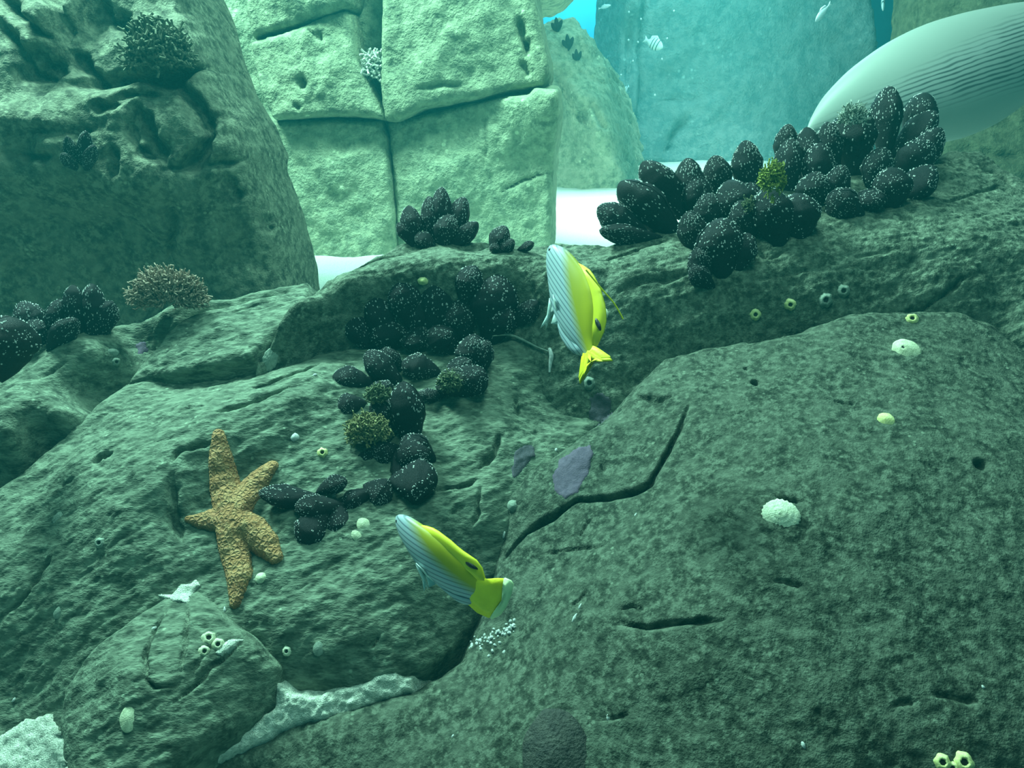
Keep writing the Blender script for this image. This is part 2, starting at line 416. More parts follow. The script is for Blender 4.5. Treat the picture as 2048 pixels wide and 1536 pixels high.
# upper right mass that carries the long mussel ridge
rock['R2'] = Rock(P0, [(1130, 590), (1150, 535), (1190, 498), (1260, 468), (1340, 448), (1450, 412), (1560, 372), (1700, 340), (1850, 312), (1900, 298), (1960, 300), (2060, 362), (2320, 460), (2720, 600), (2720, 1000), (2320, 860), (2048, 800), (1700, 740), (1400, 790), (1250, 850), (1180, 790), (1150, 680)],
    [(1200, 515, .055), (1300, 478, .06), (1450, 430, .06), (1700, 360, .05), (1880, 325, .05), (2050, 385, .05), (2250, 500, .04), (2650, 650, .03), (2650, 850, .06), (1250, 550, .10), (1400, 530, .105), (1600, 500, .115), (1800, 470, .12), (2000, 480, .12), (2200, 560, .1),
     (1180, 620, .05), (1250, 690, .03), (1400, 650, .045), (1400, 720, .0), (1600, 630, .055), (1600, 690, .0), (1750, 590, .075), (1930, 580, .09), (2100, 650, .08), (1250, 800, -.03), (2000, 700, .03), (1300, 610, .07), (1500, 580, .085)],
    R=.025, step=.003, seed=5, amp=.012, scale=9, fine=.0022, aniso=.25, rough=.006, skirt=.22,
    cracks=[([(1790, 635), (1850, 610), (1900, 580), (1945, 545)], .006, .022), ([(1180, 540), (1260, 510), (1345, 478)], .006, .012), ([(1230, 590), (1290, 555), (1380, 545)], .010, .014),
            ([(1270, 510), (1290, 495)], .004, .010), ([(1510, 508), (1545, 515), (1575, 500)], .005, .010), ([(1870, 410), (1990, 375), (2048, 400)], .007, .010), ([(1950, 330), (1985, 345), (2030, 375)], .012, .014),
            ([(1500, 560), (1560, 550), (1640, 540)], .005, .008), ([(1700, 520), (1800, 500)], .006, .006)])
# the two slabs at the left behind the slope
rock['E1'] = Rock(P0, [(-350, 900), (-120, 750), (20, 690), (120, 658), (200, 645), (330, 612), (430, 588), (520, 575), (612, 560), (640, 600), (560, 720), (350, 800), (150, 930), (-100, 1120), (-350, 1300)],
    [(-300, 950, -.04), (-100, 780, -.03), (60, 705, -.03), (200, 662, -.03), (430, 605, -.04), (600, 580, -.045), (150, 720, .005), (200, 690, .0), (60, 800, .02), (110, 830, .012), (30, 870, .01), (250, 700, -.055), (330, 690, -.07), (200, 810, -.075), (100, 910, -.08), (0, 960, -.08), (-150, 1000, -.04), (340, 640, -.03), (450, 640, -.06)],
    R=.02, step=.004, seed=6, amp=.009, scale=11, fine=.002, aniso=.6, rough=.004, skirt=.2,
    cracks=[([(60, 760), (130, 720)], .006, .008)])
rock['E2'] = Rock(P0, [(246, 766), (275, 725), (320, 680), (362, 636), (450, 608), (540, 590), (612, 566), (610, 620), (530, 690), (505, 712), (420, 726), (340, 743)],
    [(262, 755, -.02), (365, 645, .0), (450, 618, -.01), (600, 580, -.015), (350, 715, .015), (450, 700, .03), (510, 690, .03), (450, 650, .02), (570, 630, .02)],
    R=.016, step=.003, seed=8, amp=.007, scale=13, fine=.002, aniso=.4, rough=.003, skirt=.16,
    cracks=[([(370, 640), (450, 625), (560, 600)], .004, .006)])
outcrop = tag(empty('rock_outcrop', tuple(A)), 'broad grey-green outcrop of fused boulders filling the foreground under the mussels and starfish', 'rock')
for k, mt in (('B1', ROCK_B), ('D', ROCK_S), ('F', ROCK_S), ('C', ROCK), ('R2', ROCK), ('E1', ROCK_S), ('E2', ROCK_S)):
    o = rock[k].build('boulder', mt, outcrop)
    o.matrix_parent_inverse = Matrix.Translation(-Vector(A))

# left cliff
PL = Plane(CAM + ray(300, 350) / ray(300, 350)[1] * 2.30, (1, 0.05, 0), (0, 0.12, 1))
L = Rock(PL, [(-420, -330), (370, -330), (352, -60), (384, 20), (396, 95), (410, 130), (436, 185), (470, 240), (490, 300), (496, 340), (524, 400), (548, 470), (572, 560), (600, 820), (-420, 820)],
    [(-300, 0, .0), (0, 0, -.04), (60, 90, .09), (60, 10, -.02), (120, 30, .04), (170, 50, -.06), (210, 90, -.02), (200, 0, -.08), (300, 0, -.06), (290, 95, .09), (400, 0, -.06), (390, 100, .06), (440, 100, .0), (90, 170, .05), (250, 165, .03), (350, 155, .03),
     (100, 200, .14), (0, 200, .13), (200, 190, .13), (260, 175, .12), (370, 160, .07), (460, 145, .03), (170, 240, .13), (250, 260, .14), (340, 250, .17), (330, 310, .15), (100, 250, .20), (0, 235, .19), (60, 290, .13), (0, 330, .18), (100, 345, .18), (250, 355, .18), (300, 345, .18), (400, 325, .16), (460, 300, .14), (540, 310, .07), (440, 220, .10), (500, 230, .07),
     (100, 430, .05), (250, 450, .05), (400, 420, .10), (500, 420, .09), (570, 430, .05), (250, 600, .01), (50, 600, .0), (450, 600, .05), (600, 560, .02), (250, 800, 0), (-300, 300, .15), (-300, 700, 0)],
    R=.05, Rh=.10, step=.005, seed=11, amp=.034, scale=7, fine=.003, rough=.0015, skirt=.20, wall=6, lumps=.045, cw=1.25,
    cracks=[([(405, 238), (450, 232), (495, 246)], .008, .03), ([(425, 140), (448, 195), (452, 240)], .008, .025), ([(350, 342), (420, 330), (490, 318)], .010, .04), ([(60, 262), (130, 268), (200, 258)], .012, .04), ([(0, 300), (60, 318), (120, 305)], .010, .03),
            ([(12, 0), (45, 35), (78, 65), (110, 80)], .010, 0.068), ([(0, 40), (31, 88), (60, 150), (120, 165)], .013, 0.068), ([(128, 94), (175, 147), (190, 180)], .012, 0.068),
            ([(100, -60), (110, 20), (135, 95)], .012, 0.068), ([(40, 95), (80, 120), (130, 155)], .020, 0.068), ([(120, 168), (190, 168), (260, 158), (345, 164), (450, 122)], .012, 0.081),
            ([(350, 160), (384, 200), (403, 237), (417, 272), (400, 306), (353, 337), (319, 345)], .012, 0.074), ([(265, 203), (290, 256), (312, 297), (340, 340)], .016, 0.068), ([(250, 231), (275, 297), (319, 331)], .007, 0.041),
            ([(219, 203), (250, 190), (334, 190)], .007, 0.041), ([(487, 212), (550, 331), (594, 437), (604, 560)], .008, 0.041), ([(180, 210), (215, 215), (245, 205)], .009, 0.041), ([(225, 285), (235, 330), (225, 360)], .009, 0.041),
            ([(345, 400), (350, 460), (335, 520)], .010, 0.041), ([(440, 340), (470, 380), (475, 410)], .014, 0.041), ([(240, 20), (250, 70), (275, 95)], .012, 0.054), ([(360, 0), (385, 40), (380, 75)], .014, 0.041), ([(520, 430), (530, 470)], .010, 0.041), ([(205, 0), (225, 40), (250, 60)], .009, 0.041)])
tag(L.build('cliff_rock', ROCK_DARK), 'tall dark cracked rock cliff filling the upper left corner', 'rock')

# stacked stones in the middle distance
PM = Plane(CAM + ray(800, 505) / ray(800, 505)[1] * 3.30, (1, 0, 0), (0, 0.04, 1))
stack = tag(empty('rock_stack', tuple(CAM + ray(800, 505) / ray(800, 505)[1] * 3.30)), 'tall pale stack of fitted stone blocks standing on the sand behind the ridge', 'rock')
ROCK_UP = rock_mat('rock_upper_darkened', (0.10, 0.135, 0.09), (0.17, 0.22, 0.14), (0.25, 0.31, 0.20), 0.35, 0.6)  # browner stones, also darkened to offset the lamp being closer to the top
def stone(poly, ctrl, R, seed, cracks=(), amp=.03, skirt=.35, Rh=None):
    r_ = Rock(PM, poly, ctrl, R=R, Rh=Rh, step=.0085, seed=seed, amp=amp, scale=6, fine=.004, rough=.002, skirt=skirt, wall=10, cracks=cracks)
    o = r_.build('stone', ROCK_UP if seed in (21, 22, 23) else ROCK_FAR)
    o.parent = stack
    o.matrix_parent_inverse = Matrix.Translation(-Vector(stack.location))
stone([(485, -300), (722, -300), (712, -20), (704, 12), (685, 14), (600, 44), (500, 72), (488, 20)],
      [(500, 60, .09), (700, 0, .10), (600, -100, .09), (600, 20, .11)], .03, 21)
stone([(497, 82), (560, 66), (600, 52), (650, 28), (690, 18), (700, 26), (706, 70), (714, 115), (738, 170), (768, 236), (700, 230), (620, 232), (542, 238), (518, 190), (502, 130)],
      [(520, 90, .08), (600, 70, .10), (690, 30, .10), (720, 150, .11), (560, 220, .125), (750, 225, .13), (640, 150, .12)], .03, 22,
      [([(610, 55), (640, 80), (636, 60)], .01, .02), ([(600, 150), (605, 180)], .02, .03), ([(590, 205), (595, 220)], .012, .02)])
stone([(764, -300), (1060, -300), (1072, 0), (1084, 60), (1096, 110), (1098, 145), (1086, 172), (1030, 178), (950, 196), (850, 212), (795, 240), (768, 238), (756, 165), (760, 110), (762, 50)],
      [(780, 0, .10), (770, 150, .12), (790, 225, .14), (900, 190, .14), (1050, 160, .12), (1100, 120, .11), (1090, 0, .1), (920, 80, .13), (900, -100, .11)], .035, 23,
      [([(1038, 30), (1045, 80), (1065, 105)], .02, .05), ([(1060, 70), (1050, 115)], .012, .03), ([(830, 180), (870, 172), (940, 168)], .012, .02), ([(1040, 120), (1060, 155)], .02, .03)])
stone([(500, 236), (560, 240), (760, 242), (768, 270), (778, 330), (788, 420), (800, 640), (480, 640)],
      [(560, 260, .05), (740, 260, .06), (640, 350, .09), (760, 400, .09), (640, 480, .08), (560, 600, .08), (760, 600, .08)], .025, 24)
stone([(772, 246), (850, 228), (950, 206), (1020, 192), (1060, 190), (1072, 178), (1116, 180), (1120, 220), (1112, 290), (1108, 340), (1104, 420), (1104, 640), (795, 640), (790, 420), (782, 330)],
      [(800, 260, .06), (950, 230, .05), (1090, 200, .20), (1090, 240, .18), (1080, 290, .10), (900, 350, .10), (1080, 400, .08), (900, 480, .09), (900, 600, .08), (1090, 600, .08)], .03, 25,
      [([(965, 215), (975, 290), (965, 340)], .01, .015), ([(1000, 385), (1050, 360), (1100, 345)], .008, .025), ([(1060, 240), (1112, 248)], .01, .012)])
stone([(430, -300), (1060, -300), (1060, 640), (430, 640)], [(500, 0, -.08), (1000, 0, -.06), (500, 500, -.06), (1000, 500, -.06), (740, 60, -.05)], .05, 26, skirt=.3)

# far sloping rock, the overhang, and the rock behind the big fish
PQ = Plane(CAM + ray(1180, 372) / ray(1180, 372)[1] * 5.7, (1, -0.1, 0), (0, 0.45, 1))
Q = Rock(PQ, [(1040, 60), (1090, 34), (1120, 26), (1150, 28), (1178, 58), (1200, 95), (1222, 150), (1238, 220), (1250, 300), (1260, 350), (1255, 420), (1000, 430)],
    [(1100, 45, .0), (1150, 45, .0), (1200, 120, -.02), (1230, 215, -.02), (1250, 320, -.02), (1105, 115, .18), (1150, 195, .22), (1200, 268, .22), (1228, 330, .1), (1150, 120, .16), (1200, 200, .16), (1105, 230, .0), (1140, 300, .0), (1180, 340, .0), (1110, 380, .0), (1160, 420, .0)],
    R=.10, Rh=.12, step=.016, seed=41, amp=.10, scale=2.6, fine=.012, rough=.02, skirt=.7, wall=3.0, lumps=.04,
    cracks=[([(1105, 130), (1150, 215), (1190, 265)], .03, .08), ([(1180, 200), (1215, 270)], .03, .05), ([(1170, 240), (1160, 215)], .05, .07)])
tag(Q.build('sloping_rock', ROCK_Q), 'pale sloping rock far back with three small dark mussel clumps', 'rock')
PO = Plane(CAM + ray(1110, 20) / ray(1110, 20)[1] * 4.6, (1, 0, 0), (0, 0, 1))
O_ = Rock(PO, [(1020, -330), (1160, -330), (1156, -60), (1146, -25), (1128, -6), (1104, 2), (1075, 4), (1030, -10)],
    [(1060, 10, .0), (1150, -20, .0), (1100, -100, .15), (1100, -10, .08), (1060, -250, .1), (1150, -250, .1)],
    R=.10, Rh=.18, step=.016, seed=42, amp=.04, scale=3, fine=.006, skirt=.25, wall=6.0)
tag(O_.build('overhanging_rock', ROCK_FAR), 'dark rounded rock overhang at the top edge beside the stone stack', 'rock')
PR = Plane(CAM + ray(1950, 300) / ray(1950, 300)[1] * 3.7, (1, -0.15, 0), (0, 0.22, 1))
RR = Rock(PR, [(1872, -330), (2350, -330), (2350, 560), (1890, 560), (1860, 330), (1842, 200), (1844, 100), (1862, 0)],
    [(1800, 0, .0), (1800, 200, .0), (1950, 50, .08), (1950, 200, .05), (2040, 120, .10), (1950, 350, .16), (2040, 250, .16), (2040, 400, .2), (1850, 420, .1), (2200, 100, .1), (2200, 400, .2), (2000, -200, .0)],
    R=.08, Rh=.12, step=.011, seed=43, amp=.05, scale=4, fine=.006, skirt=.3, wall=10,
    cracks=[([(1900, 285), (1970, 240), (2060, 170)], .012, .03), ([(1960, 300), (2050, 320)], .03, .03)])
tag(RR.build('rock_wall', rock_mat('rock_right', (0.035, 0.05, 0.03), (0.06, 0.08, 0.048), (0.095, 0.125, 0.075), 0.35)), 'brownish rock wall in the upper right corner behind the big pale fish', 'rock')

bpy.context.view_layer.update()
dg = bpy.context.evaluated_depsgraph_get()


# ------------------------------------------------------------------ helpers that set things on the rocks
def cast(px, py, far=30.0):
    d = Vector(ray(px, py))
    ok, p, n, _, ob, _ = sc.ray_cast(dg, Vector(CAM), d.normalized(), distance=far)
    if not ok: return None
    if n.dot(d) > 0: n = -n
    return np.array(p), np.array(n)
def depth_of(p): return float((np.array(p) - CAM) @ FW)
def at_depth(px, py, dep): return CAM + ray(px, py) * dep
def smooth_normal(px, py, rad=10):
    pts = []
    for dx, dy in ((-rad, 0), (rad, 0), (0, -rad), (0, rad)):
        h = cast(px + dx, py + dy)
        pts.append(h[0] if h else None)
    c = cast(px, py)
    if any(p is None for p in pts): return c
    n = np.cross(pts[1] - pts[0], pts[2] - pts[3])
    n /= (np.linalg.norm(n) + 1e-9)
    if n @ ray(px, py) > 0: n = -n
    if n @ -ray(px, py) < 0.25: n = c[1]
    return c[0], n
def unit(v): v = np.array(v, float); return v / np.linalg.norm(v)
def frame_matrix(x, y, z, loc):
    m = Matrix(((x[0], y[0], z[0], loc[0]), (x[1], y[1], z[1], loc[1]), (x[2], y[2], z[2], loc[2]), (0, 0, 0, 1)))
    return m

# ------------------------------------------------------------------ mussels
MUSSEL = plain_mat('mussel_shell', (0.004, 0.007, 0.009), (0.011, 0.016, 0.018), 30, 0.45, 0.14, 0.6, 0.003)
MUSSEL_DIM = plain_mat('mussel_shell_fuzzy_or_hazed', (0.022, 0.028, 0.026), (0.05, 0.06, 0.05), 60, 0.8, 0.2, 0.8, 0.004)  # fuzzy grey shell; on the far clumps its paler tone stands in for haze
SPECK = plain_mat('barnacle_white', (0.34, 0.38, 0.36), (0.58, 0.62, 0.58), 200, 0.8, 0.2)

def mussel_prof(t):
    w = (np.clip(t, 0, 1) / 0.62) ** 0.70 * np.where(t < 0.62, 1.0, (0.62 / np.clip(t, 0.01, 1)) ** 0.70) * np.clip(1 - (np.clip(t - 0.52, 0, 1) / 0.48) ** 2.0, 0, 1) ** 0.6
    return w * 0.5
def mussel_variant(seed):
    rg = np.random.default_rng(seed)
    nt_, ns = 22, 9
    bend = rg.uniform(0.05, 0.16) * rg.choice([-1, 1])
    t = 1 - (1 - np.linspace(0.0, 1.0, nt_)) ** 1.35
    meshes = []
    def surf(tt, ss, sgn):
        w = mussel_prof(tt); th = mussel_prof(np.clip(tt * 0.97 + 0.02, 0, 1)) * 0.80
        ring = 1 + 0.025 * np.sin(tt * 34 + seed) + 0.06 * (vnoise(tt * 6 + seed, ss * 2.5 + 5 * sgn, seed))
        x = w * np.cos(ss) * ring + bend * np.sin(np.pi * tt) * 0.6
        y = sgn * (0.012 + th * np.sin(ss) ** 0.8 * ring)
        return x, y, tt
    for sgn in (1, -1):
        T, S = np.meshgrid(t, np.linspace(0, math.pi, ns), indexing='ij')
        X, Y, Z = surf(T, S, sgn)
        vs = np.stack([X.ravel(), Y.ravel(), Z.ravel()], 1)
        ii = np.arange(nt_ * ns).reshape(nt_, ns)
        f = np.stack([ii[:-1, :-1].ravel(), ii[1:, :-1].ravel(), ii[1:, 1:].ravel(), ii[:-1, 1:].ravel()], 1)
        if sgn < 0: f = f[:, ::-1]
        meshes.append(make_mesh('shell_valve', vs, np.ascontiguousarray(f), MUSSEL))
    vs, fs = [], []
    for k in range(300):
        tt = rg.beta(2.6, 1.1) * 0.97 + 0.02; ss = rg.uniform(0.05, math.pi - 0.05); sgn = rg.choice([1, -1])
        if vnoise(np.array(tt * 5 + seed * 3.1), np.array(ss * 1.7 + sgn), 9 + seed) < -0.12: continue
        c = np.array([float(q) for q in surf(np.array(tt), np.array(ss), sgn)])
        a1 = np.array([float(q) for q in surf(np.array(tt + .01), np.array(ss), sgn)]) - c
        a2 = np.array([float(q) for q in surf(np.array(tt), np.array(ss + .05), sgn)]) - c
        n = np.cross(a1, a2); n /= (np.linalg.norm(n) + 1e-9)
        if n @ (c - np.array([bend * 0.6 * math.sin(math.pi * tt), 0, tt])) < 0: n = -n
        u = unit(a1); w_ = np.cross(n, u)
        r_ = rg.uniform(0.006, 0.020)
        b0 = len(vs)
        for q in range(5):
            an = q * 2 * math.pi / 5
            vs.append(c + r_ * (math.cos(an) * u + math.sin(an) * w_) - n * 0.004)
        vs.append(c + n * r_ * 0.9)
        for q in range(5): fs.append((b0 + q, b0 + (q + 1) % 5, b0 + 5))
    meshes.append(make_mesh('barnacle_specks', np.array(vs), fs, SPECK))
    return meshes
VAR = [mussel_variant(k) for k in range(5)]
nmus = 0
def mussel(tip, base, w, where, group, lean=0.02, roll=None, dim=False, dep=None, look=None, specks=True, ext=None, maxd=2.28):
    global nmus
    k = nmus; nmus += 1
    rg = random.Random(k * 13 + 5)
    if dep is None:
        by = base[1]; h = cast(base[0], by)
        while h is None or depth_of(h[0]) > maxd:      # the foot sits on the ridge in front, not on what is behind it
            by += 4; h = cast(base[0], by)
        d0 = depth_of(h[0]) + (by - base[1]) * 0.0006
    else: d0 = dep
    p0 = at_depth(*base, d0); p1 = at_depth(*tip, d0 - lean)
    z = p1 - p0; ln = np.linalg.norm(z); z = z / ln
    if ext is None: ext = 0.08 if abs(tip[0] - base[0]) > 1.6 * abs(tip[1] - base[1]) or dep else 0.38
    p0 = p0 - z * ln * ext; ln *= 1.03 + ext
    view = unit(CAM - p0)
    y = unit(view - z * (view @ z)); x = np.cross(y, z)
    rl = math.radians(rg.uniform(-38, 38) if roll is None else roll)
    x, y = x * math.cos(rl) + y * math.sin(rl), y * math.cos(rl) - x * math.sin(rl)
    wm = w / F * d0 * 1.22
    root = empty('mussel')
    m = frame_matrix(x * wm, y * wm * rg.uniform(0.85, 1.0), z * ln, p0)
    root.matrix_world = m
    lab = (look or 'speckled black mussel') + ', ' + where
    tag(root, lab, 'mussel', group)
    me = VAR[k % len(VAR)]
    for i, nm in ((0, 'shell_valve'), (1, 'shell_valve'), (2, 'barnacle_specks')):
        if i == 2 and not specks: continue
        o = link(nm, me[i], root)
        if dim and i < 2:
            o.material_slots[0].link = 'OBJECT'; o.material_slots[0].material = MUSSEL_DIM
        if i == 2: o['kind'] = 'stuff'
    return root

G1 = 'mussels of the long bed on the right ridge'
RA = [  # tip, base, width, where
    ((1198, 416), (1292, 466), 54, 'left end of the long right ridge bed, lying nearly flat'),
    ((1202, 462), (1318, 474), 36, 'lowest at left end of right ridge bed, under the flat one'),
    ((1241, 368), (1334, 458), 74, 'big smooth one leaning left, third from left end of right ridge bed'),
    ((1286, 326), (1350, 414), 60, 'leaning left against white sand, fourth from left of right bed'),
    ((1375, 319), (1390, 420), 60, 'tall round-topped one before the bright sand, left half of right bed'),
    ((1390, 352), (1406, 428), 54, 'short one standing directly before the round-topped one in right bed'),
    ((1428, 313), (1448, 386), 50, 'pointed one against bright sand in the right bed gap'),
    ((1456, 363), (1482, 446), 74, 'broad round dark one below the pointed one in right bed'),
    ((1500, 366), (1508, 440), 40, 'narrow frosted one right of the broad round one in right bed'),
    ((1490, 283), (1508, 376), 54, 'pointed frosted one left of the yellow-green algae tuft'),
    ((1576, 250), (1574, 330), 42, 'tall slim one at the back above the yellow-green algae tuft'),
    ((1582, 278), (1577, 378), 50, 'speckled one just right of the yellow-green algae tuft'),
    ((1613, 257), (1616, 364), 52, 'round-topped one right of the slim tall one in mid right bed'),
    ((1640, 288), (1628, 378), 56, 'frosted one facing front in the middle of the right bed'),
    ((1655, 246), (1668, 335), 48, 'small topped one left of the shaggy algae covered one'),
    ((1706, 212), (1712, 335), 84, 'large shaggy one with frosted algae crown in right bed'),
    ((1778, 175), (1773, 285), 56, 'tallest one, standing before the big pale fish'),
    ((1852, 188), (1822, 268), 58, 'round-topped one right of the tallest one'),
    ((1872, 226), (1800, 294), 50, 'long heavily frosted one leaning right at the right end'),
    ((1880, 258), (1832, 345), 54, 'dark one at the far right end of the ridge bed'),
    ((1860, 286), (1806, 356), 64, 'bulky frosted one at right end below the long leaning one'),
    ((1764, 296), (1752, 374), 54, 'half hidden one below the tallest one in right bed'),
    ((1782, 336), (1780, 408), 66, 'blunt frosted one facing front, lowest at the right end'),
    ((1868, 335), (1812, 392), 56, 'dark low one at the right end touching pale rock'),
    ((1632, 344), (1630, 410), 58, 'low one with frosted top edge in mid right bed'),
    ((1684, 332), (1668, 405), 46, 'small one in the dark hollow left of the shaggy one'),
    ((1662, 388), (1712, 424), 58, 'smooth low one lying left, mid right bed near the pale rock'),
    ((1530, 378), (1552, 476), 72, 'dark one in deep shade under the yellow-green algae tuft'),
    ((1592, 388), (1596, 466), 74, 'dark shaded one right of the shade under the algae tuft'),
    ((1377, 424), (1400, 498), 54, 'leaning left at the top of the front column of right bed'),
    ((1414, 388), (1428, 458), 54, 'half hidden one behind the front column of right bed'),
    ((1444, 438), (1446, 534), 82, 'large smooth one in the middle of the front column of right bed'),
    ((1482, 402), (1492, 474), 54, 'one behind the large smooth front column one, to its right'),
    ((1498, 468), (1474, 530), 48, 'right edge of the front column of right bed'),
    ((1392, 498), (1414, 548), 42, 'left lower one of the front column of right bed'),
    ((1384, 534), (1418, 566), 38, 'lowest small one of the front column of right bed'),
    ((1740, 380), (1740, 420), 60, 'short dark one between the blunt frosted and smooth low ones'),
]
for tip, base, w, where in RA: mussel(tip, base, w, where, G1)
G2 = 'mussels on the crest in the middle'
MB = [
    ((818, 413), (824, 486), 40, 'leftmost upright one of the crest clump before the stone stack'),
    ((797, 446), (820, 482), 26, 'small stub at the left foot of the crest clump'),
    ((858, 395), (871, 482), 38, 'second upright one from left in the crest clump'),
    ((883, 377), (886, 474), 40, 'tallest of the crest clump before the stone stack'),
    ((928, 396), (905, 480), 42, 'leaning right, next to the tallest of the crest clump'),
    ((955, 446), (908, 486), 32, 'lying right at the right end of the crest clump'),
    ((832, 470), (862, 490), 30, 'low one at the front of the crest clump'),
    ((900, 430), (892, 488), 44, 'low dark one in the middle of the crest clump'),
    ((1010, 453), (992, 500), 38, 'taller one of the tiny clump right of the crest clump'),
    ((1027, 480), (1002, 505), 26, 'small front one of the tiny clump right of the crest clump'),
    ((1067, 486), (1036, 500), 18, 'tiny one lying on the crest left of the upper yellow fish'),
    ((986, 488), (992, 504), 20, 'tiny frosted stub at the left foot of the tiny clump'),
]
for tip, base, w, where in MB: mussel(tip, base, w, where, G2, lean=0.01)
G3 = 'mussels under the middle lip'
MM = [
    ((700, 620), (744, 684), 54, 'leftmost of the middle bed under the lip, leaning left'),
    ((744, 578), (788, 672), 62, 'pointed one second from left in the middle bed'),
    ((806, 557), (822, 636), 60, 'broad shaded one under the lip, third from left of middle bed'),
    ((882, 550), (864, 660), 64, 'tall broad one in the centre of the middle bed'),
    ((846, 598), (832, 672), 42, 'narrow frosted one left of the tall centre one in middle bed'),
    ((948, 533), (934, 596), 54, 'densely dotted one at the top of the middle bed'),
    ((995, 552), (992, 655), 84, 'biggest one at right of the middle bed, round and shaggy'),
    ((917, 600), (929, 672), 62, 'white-rimmed one below the densely dotted one in middle bed'),
    ((1076, 604), (1032, 642), 38, 'rightmost of the middle bed, beside the upper yellow fish'),
    ((864, 656), (898, 700), 56, 'rim-lit one leaning left at the bottom of the middle bed'),
    ((944, 671), (955, 736), 60, 'dotted one standing at lower right of the middle bed'),
    ((973, 682), (962, 742), 40, 'half hidden one at the lower right edge of middle bed'),
    ((968, 742), (926, 782), 60, 'dark smooth one lowest right in the middle bed'),
    ((890, 744), (914, 780), 64, 'grey fuzzy one at the bottom of the middle bed'),
    ((805, 728), (878, 746), 48, 'horizontal one pointing left below the middle bed'),
    ((834, 790), (894, 788), 26, 'thin one lying flat pointing left below the horizontal one'),
    ((733, 705), (790, 758), 50, 'tilted one pointing up-left above the lower bed'),
    ((766, 698), (800, 738), 36, 'small frosted one beside the tilted one above lower bed'),
    ((667, 753), (744, 768), 44, 'blunt one pointing left, leftmost of the lower bed'),
    ((768, 642), (778, 694), 66, 'dark one in the shade of the left middle bed'),
    ((836, 654), (844, 694), 62, 'dark one in the shade at the foot of the tall centre one'),
    ((1012, 606), (985, 676), 70, 'dark low one in the shade under the biggest one'),
    ((925, 716), (926, 756), 50, 'dark one in the gap at the bottom of the middle bed'),
]
for i, (tip, base, w, where) in enumerate(MM): mussel(tip, base, w, where, G3, look='grey fuzzy mussel' if i == 13 else None, dim=i == 13)
G4 = 'mussels of the lower bed beside the starfish'
ML = [
    ((676, 822), (730, 806), 48, 'smooth one pointing left in the upper part of lower bed'),
    ((806, 766), (818, 872), 64, 'large upright one with pale left rim in lower bed'),
    ((744, 806), (792, 842), 58, 'dark one between the algae tufts in lower bed'),
    ((722, 894), (790, 868), 32, 'thin one lying below the brown algae tuft in lower bed'),
    ((806, 876), (856, 916), 60, 'smooth dark one below the large upright one'),
    ((696, 937), (796, 898), 34, 'long one with frosted upper edge pointing lower left'),
    ((872, 958), (784, 962), 82, 'huge dark one pointing right in lower bed'),
    ((856, 902), (792, 930), 58, 'dark one pointing right above the huge one'),
    ((521, 986), (640, 996), 42, 'long frosted one almost touching the starfish arm'),
    ((692, 962), (636, 984), 34, 'frosted one pointing right beside the long one near the starfish'),
    ((686, 1018), (744, 982), 42, 'pale-edged one pointing down-left below the huge one'),
    ((602, 1090), (644, 1036), 60, 'rim-lit one pointing down, lowest left of the lower bed'),
    ((676, 1080), (672, 1018), 46, 'dark one pointing down beside the lowest left one'),
    ((592, 1014), (684, 1010), 50, 'dark one in the shade under the long frosted one'),
    ((745, 906), (806, 900), 48, 'dark one in the shade left of the smooth dark one'),
    ((822, 996), (800, 925), 52, 'dark one pointing down under the huge one'),
    ((742, 772), (784, 800), 46, 'dark one behind the drab fuzzy algae tuft'),
    ((780, 1000), (730, 972), 50, 'dark one in the shade under the huge one'),
]
for tip, base, w, where in ML: mussel(tip, base, w, where, G4, lean=0.015)
G5 = 'mussels at the left edge'
LC = [
    ((40, 606), (84, 664), 54, 'frosted one leaning left at the left of the dim left edge clump'),
    ((120, 600), (124, 668), 46, 'second from left in the dim left edge clump'),
    ((146, 572), (150, 664), 44, 'tall one in the middle of the dim left edge clump'),
    ((184, 570), (186, 664), 46, 'tall one right of the middle in the dim left edge clump'),
    ((222, 604), (206, 662), 46, 'rightmost of the dim left edge clump beside the pinkish coral'),
    ((152, 640), (112, 690), 42, 'low front one in the dim left edge clump'),
    ((66, 640), (80, 690), 50, 'low dark one at the left front of the dim left edge clump'),
]
for tip, base, w, where in LC: mussel(tip, base, w, where, G5, maxd=1.9, ext=.45)
mussel((18, 636), (2, 755), 104, 'big dark one cut by the left edge of the picture', G5, dep=1.46, look='black mussel with pale rim')
G6 = 'small mussels on the left cliff'
for tip, base, w, where in [((172, 264), (166, 324), 26, 'tall one of the clump on the left cliff face'), ((134, 274), (152, 322), 22, 'left pointing one of the clump on the left cliff face'),
                            ((124, 308), (152, 334), 22, 'lowest left one of the clump on the left cliff face'), ((188, 292), (176, 334), 24, 'right one of the clump on the left cliff face')]:
    mussel(tip, base, w, where, G6, lean=0.05, maxd=9, look='dark mussel')
G7 = 'tiny far mussels on the sloping rock'
for (cx, cy, sc_, wh) in ((1114, 52, 1.0, 'top'), (1136, 86, 1.0, 'middle'), (1154, 112, 0.8, 'lowest')):
    for dx, dy, nm in ((-11, -6, 'left'), (-2, -17, 'upright'), (10, -12, 'right'), (3, -4, 'front')):
        mussel((cx + dx * sc_, cy + dy * sc_), (cx + dx * .2, cy + 9 * sc_), 8.5 * sc_, nm + ' one of the ' + wh + ' clump on the far sloping rock', G7, lean=0.02, ext=.5, maxd=9, look='tiny dark mussel', specks=False, dim=True)  # paler shell tone here stands in for haze over the distance

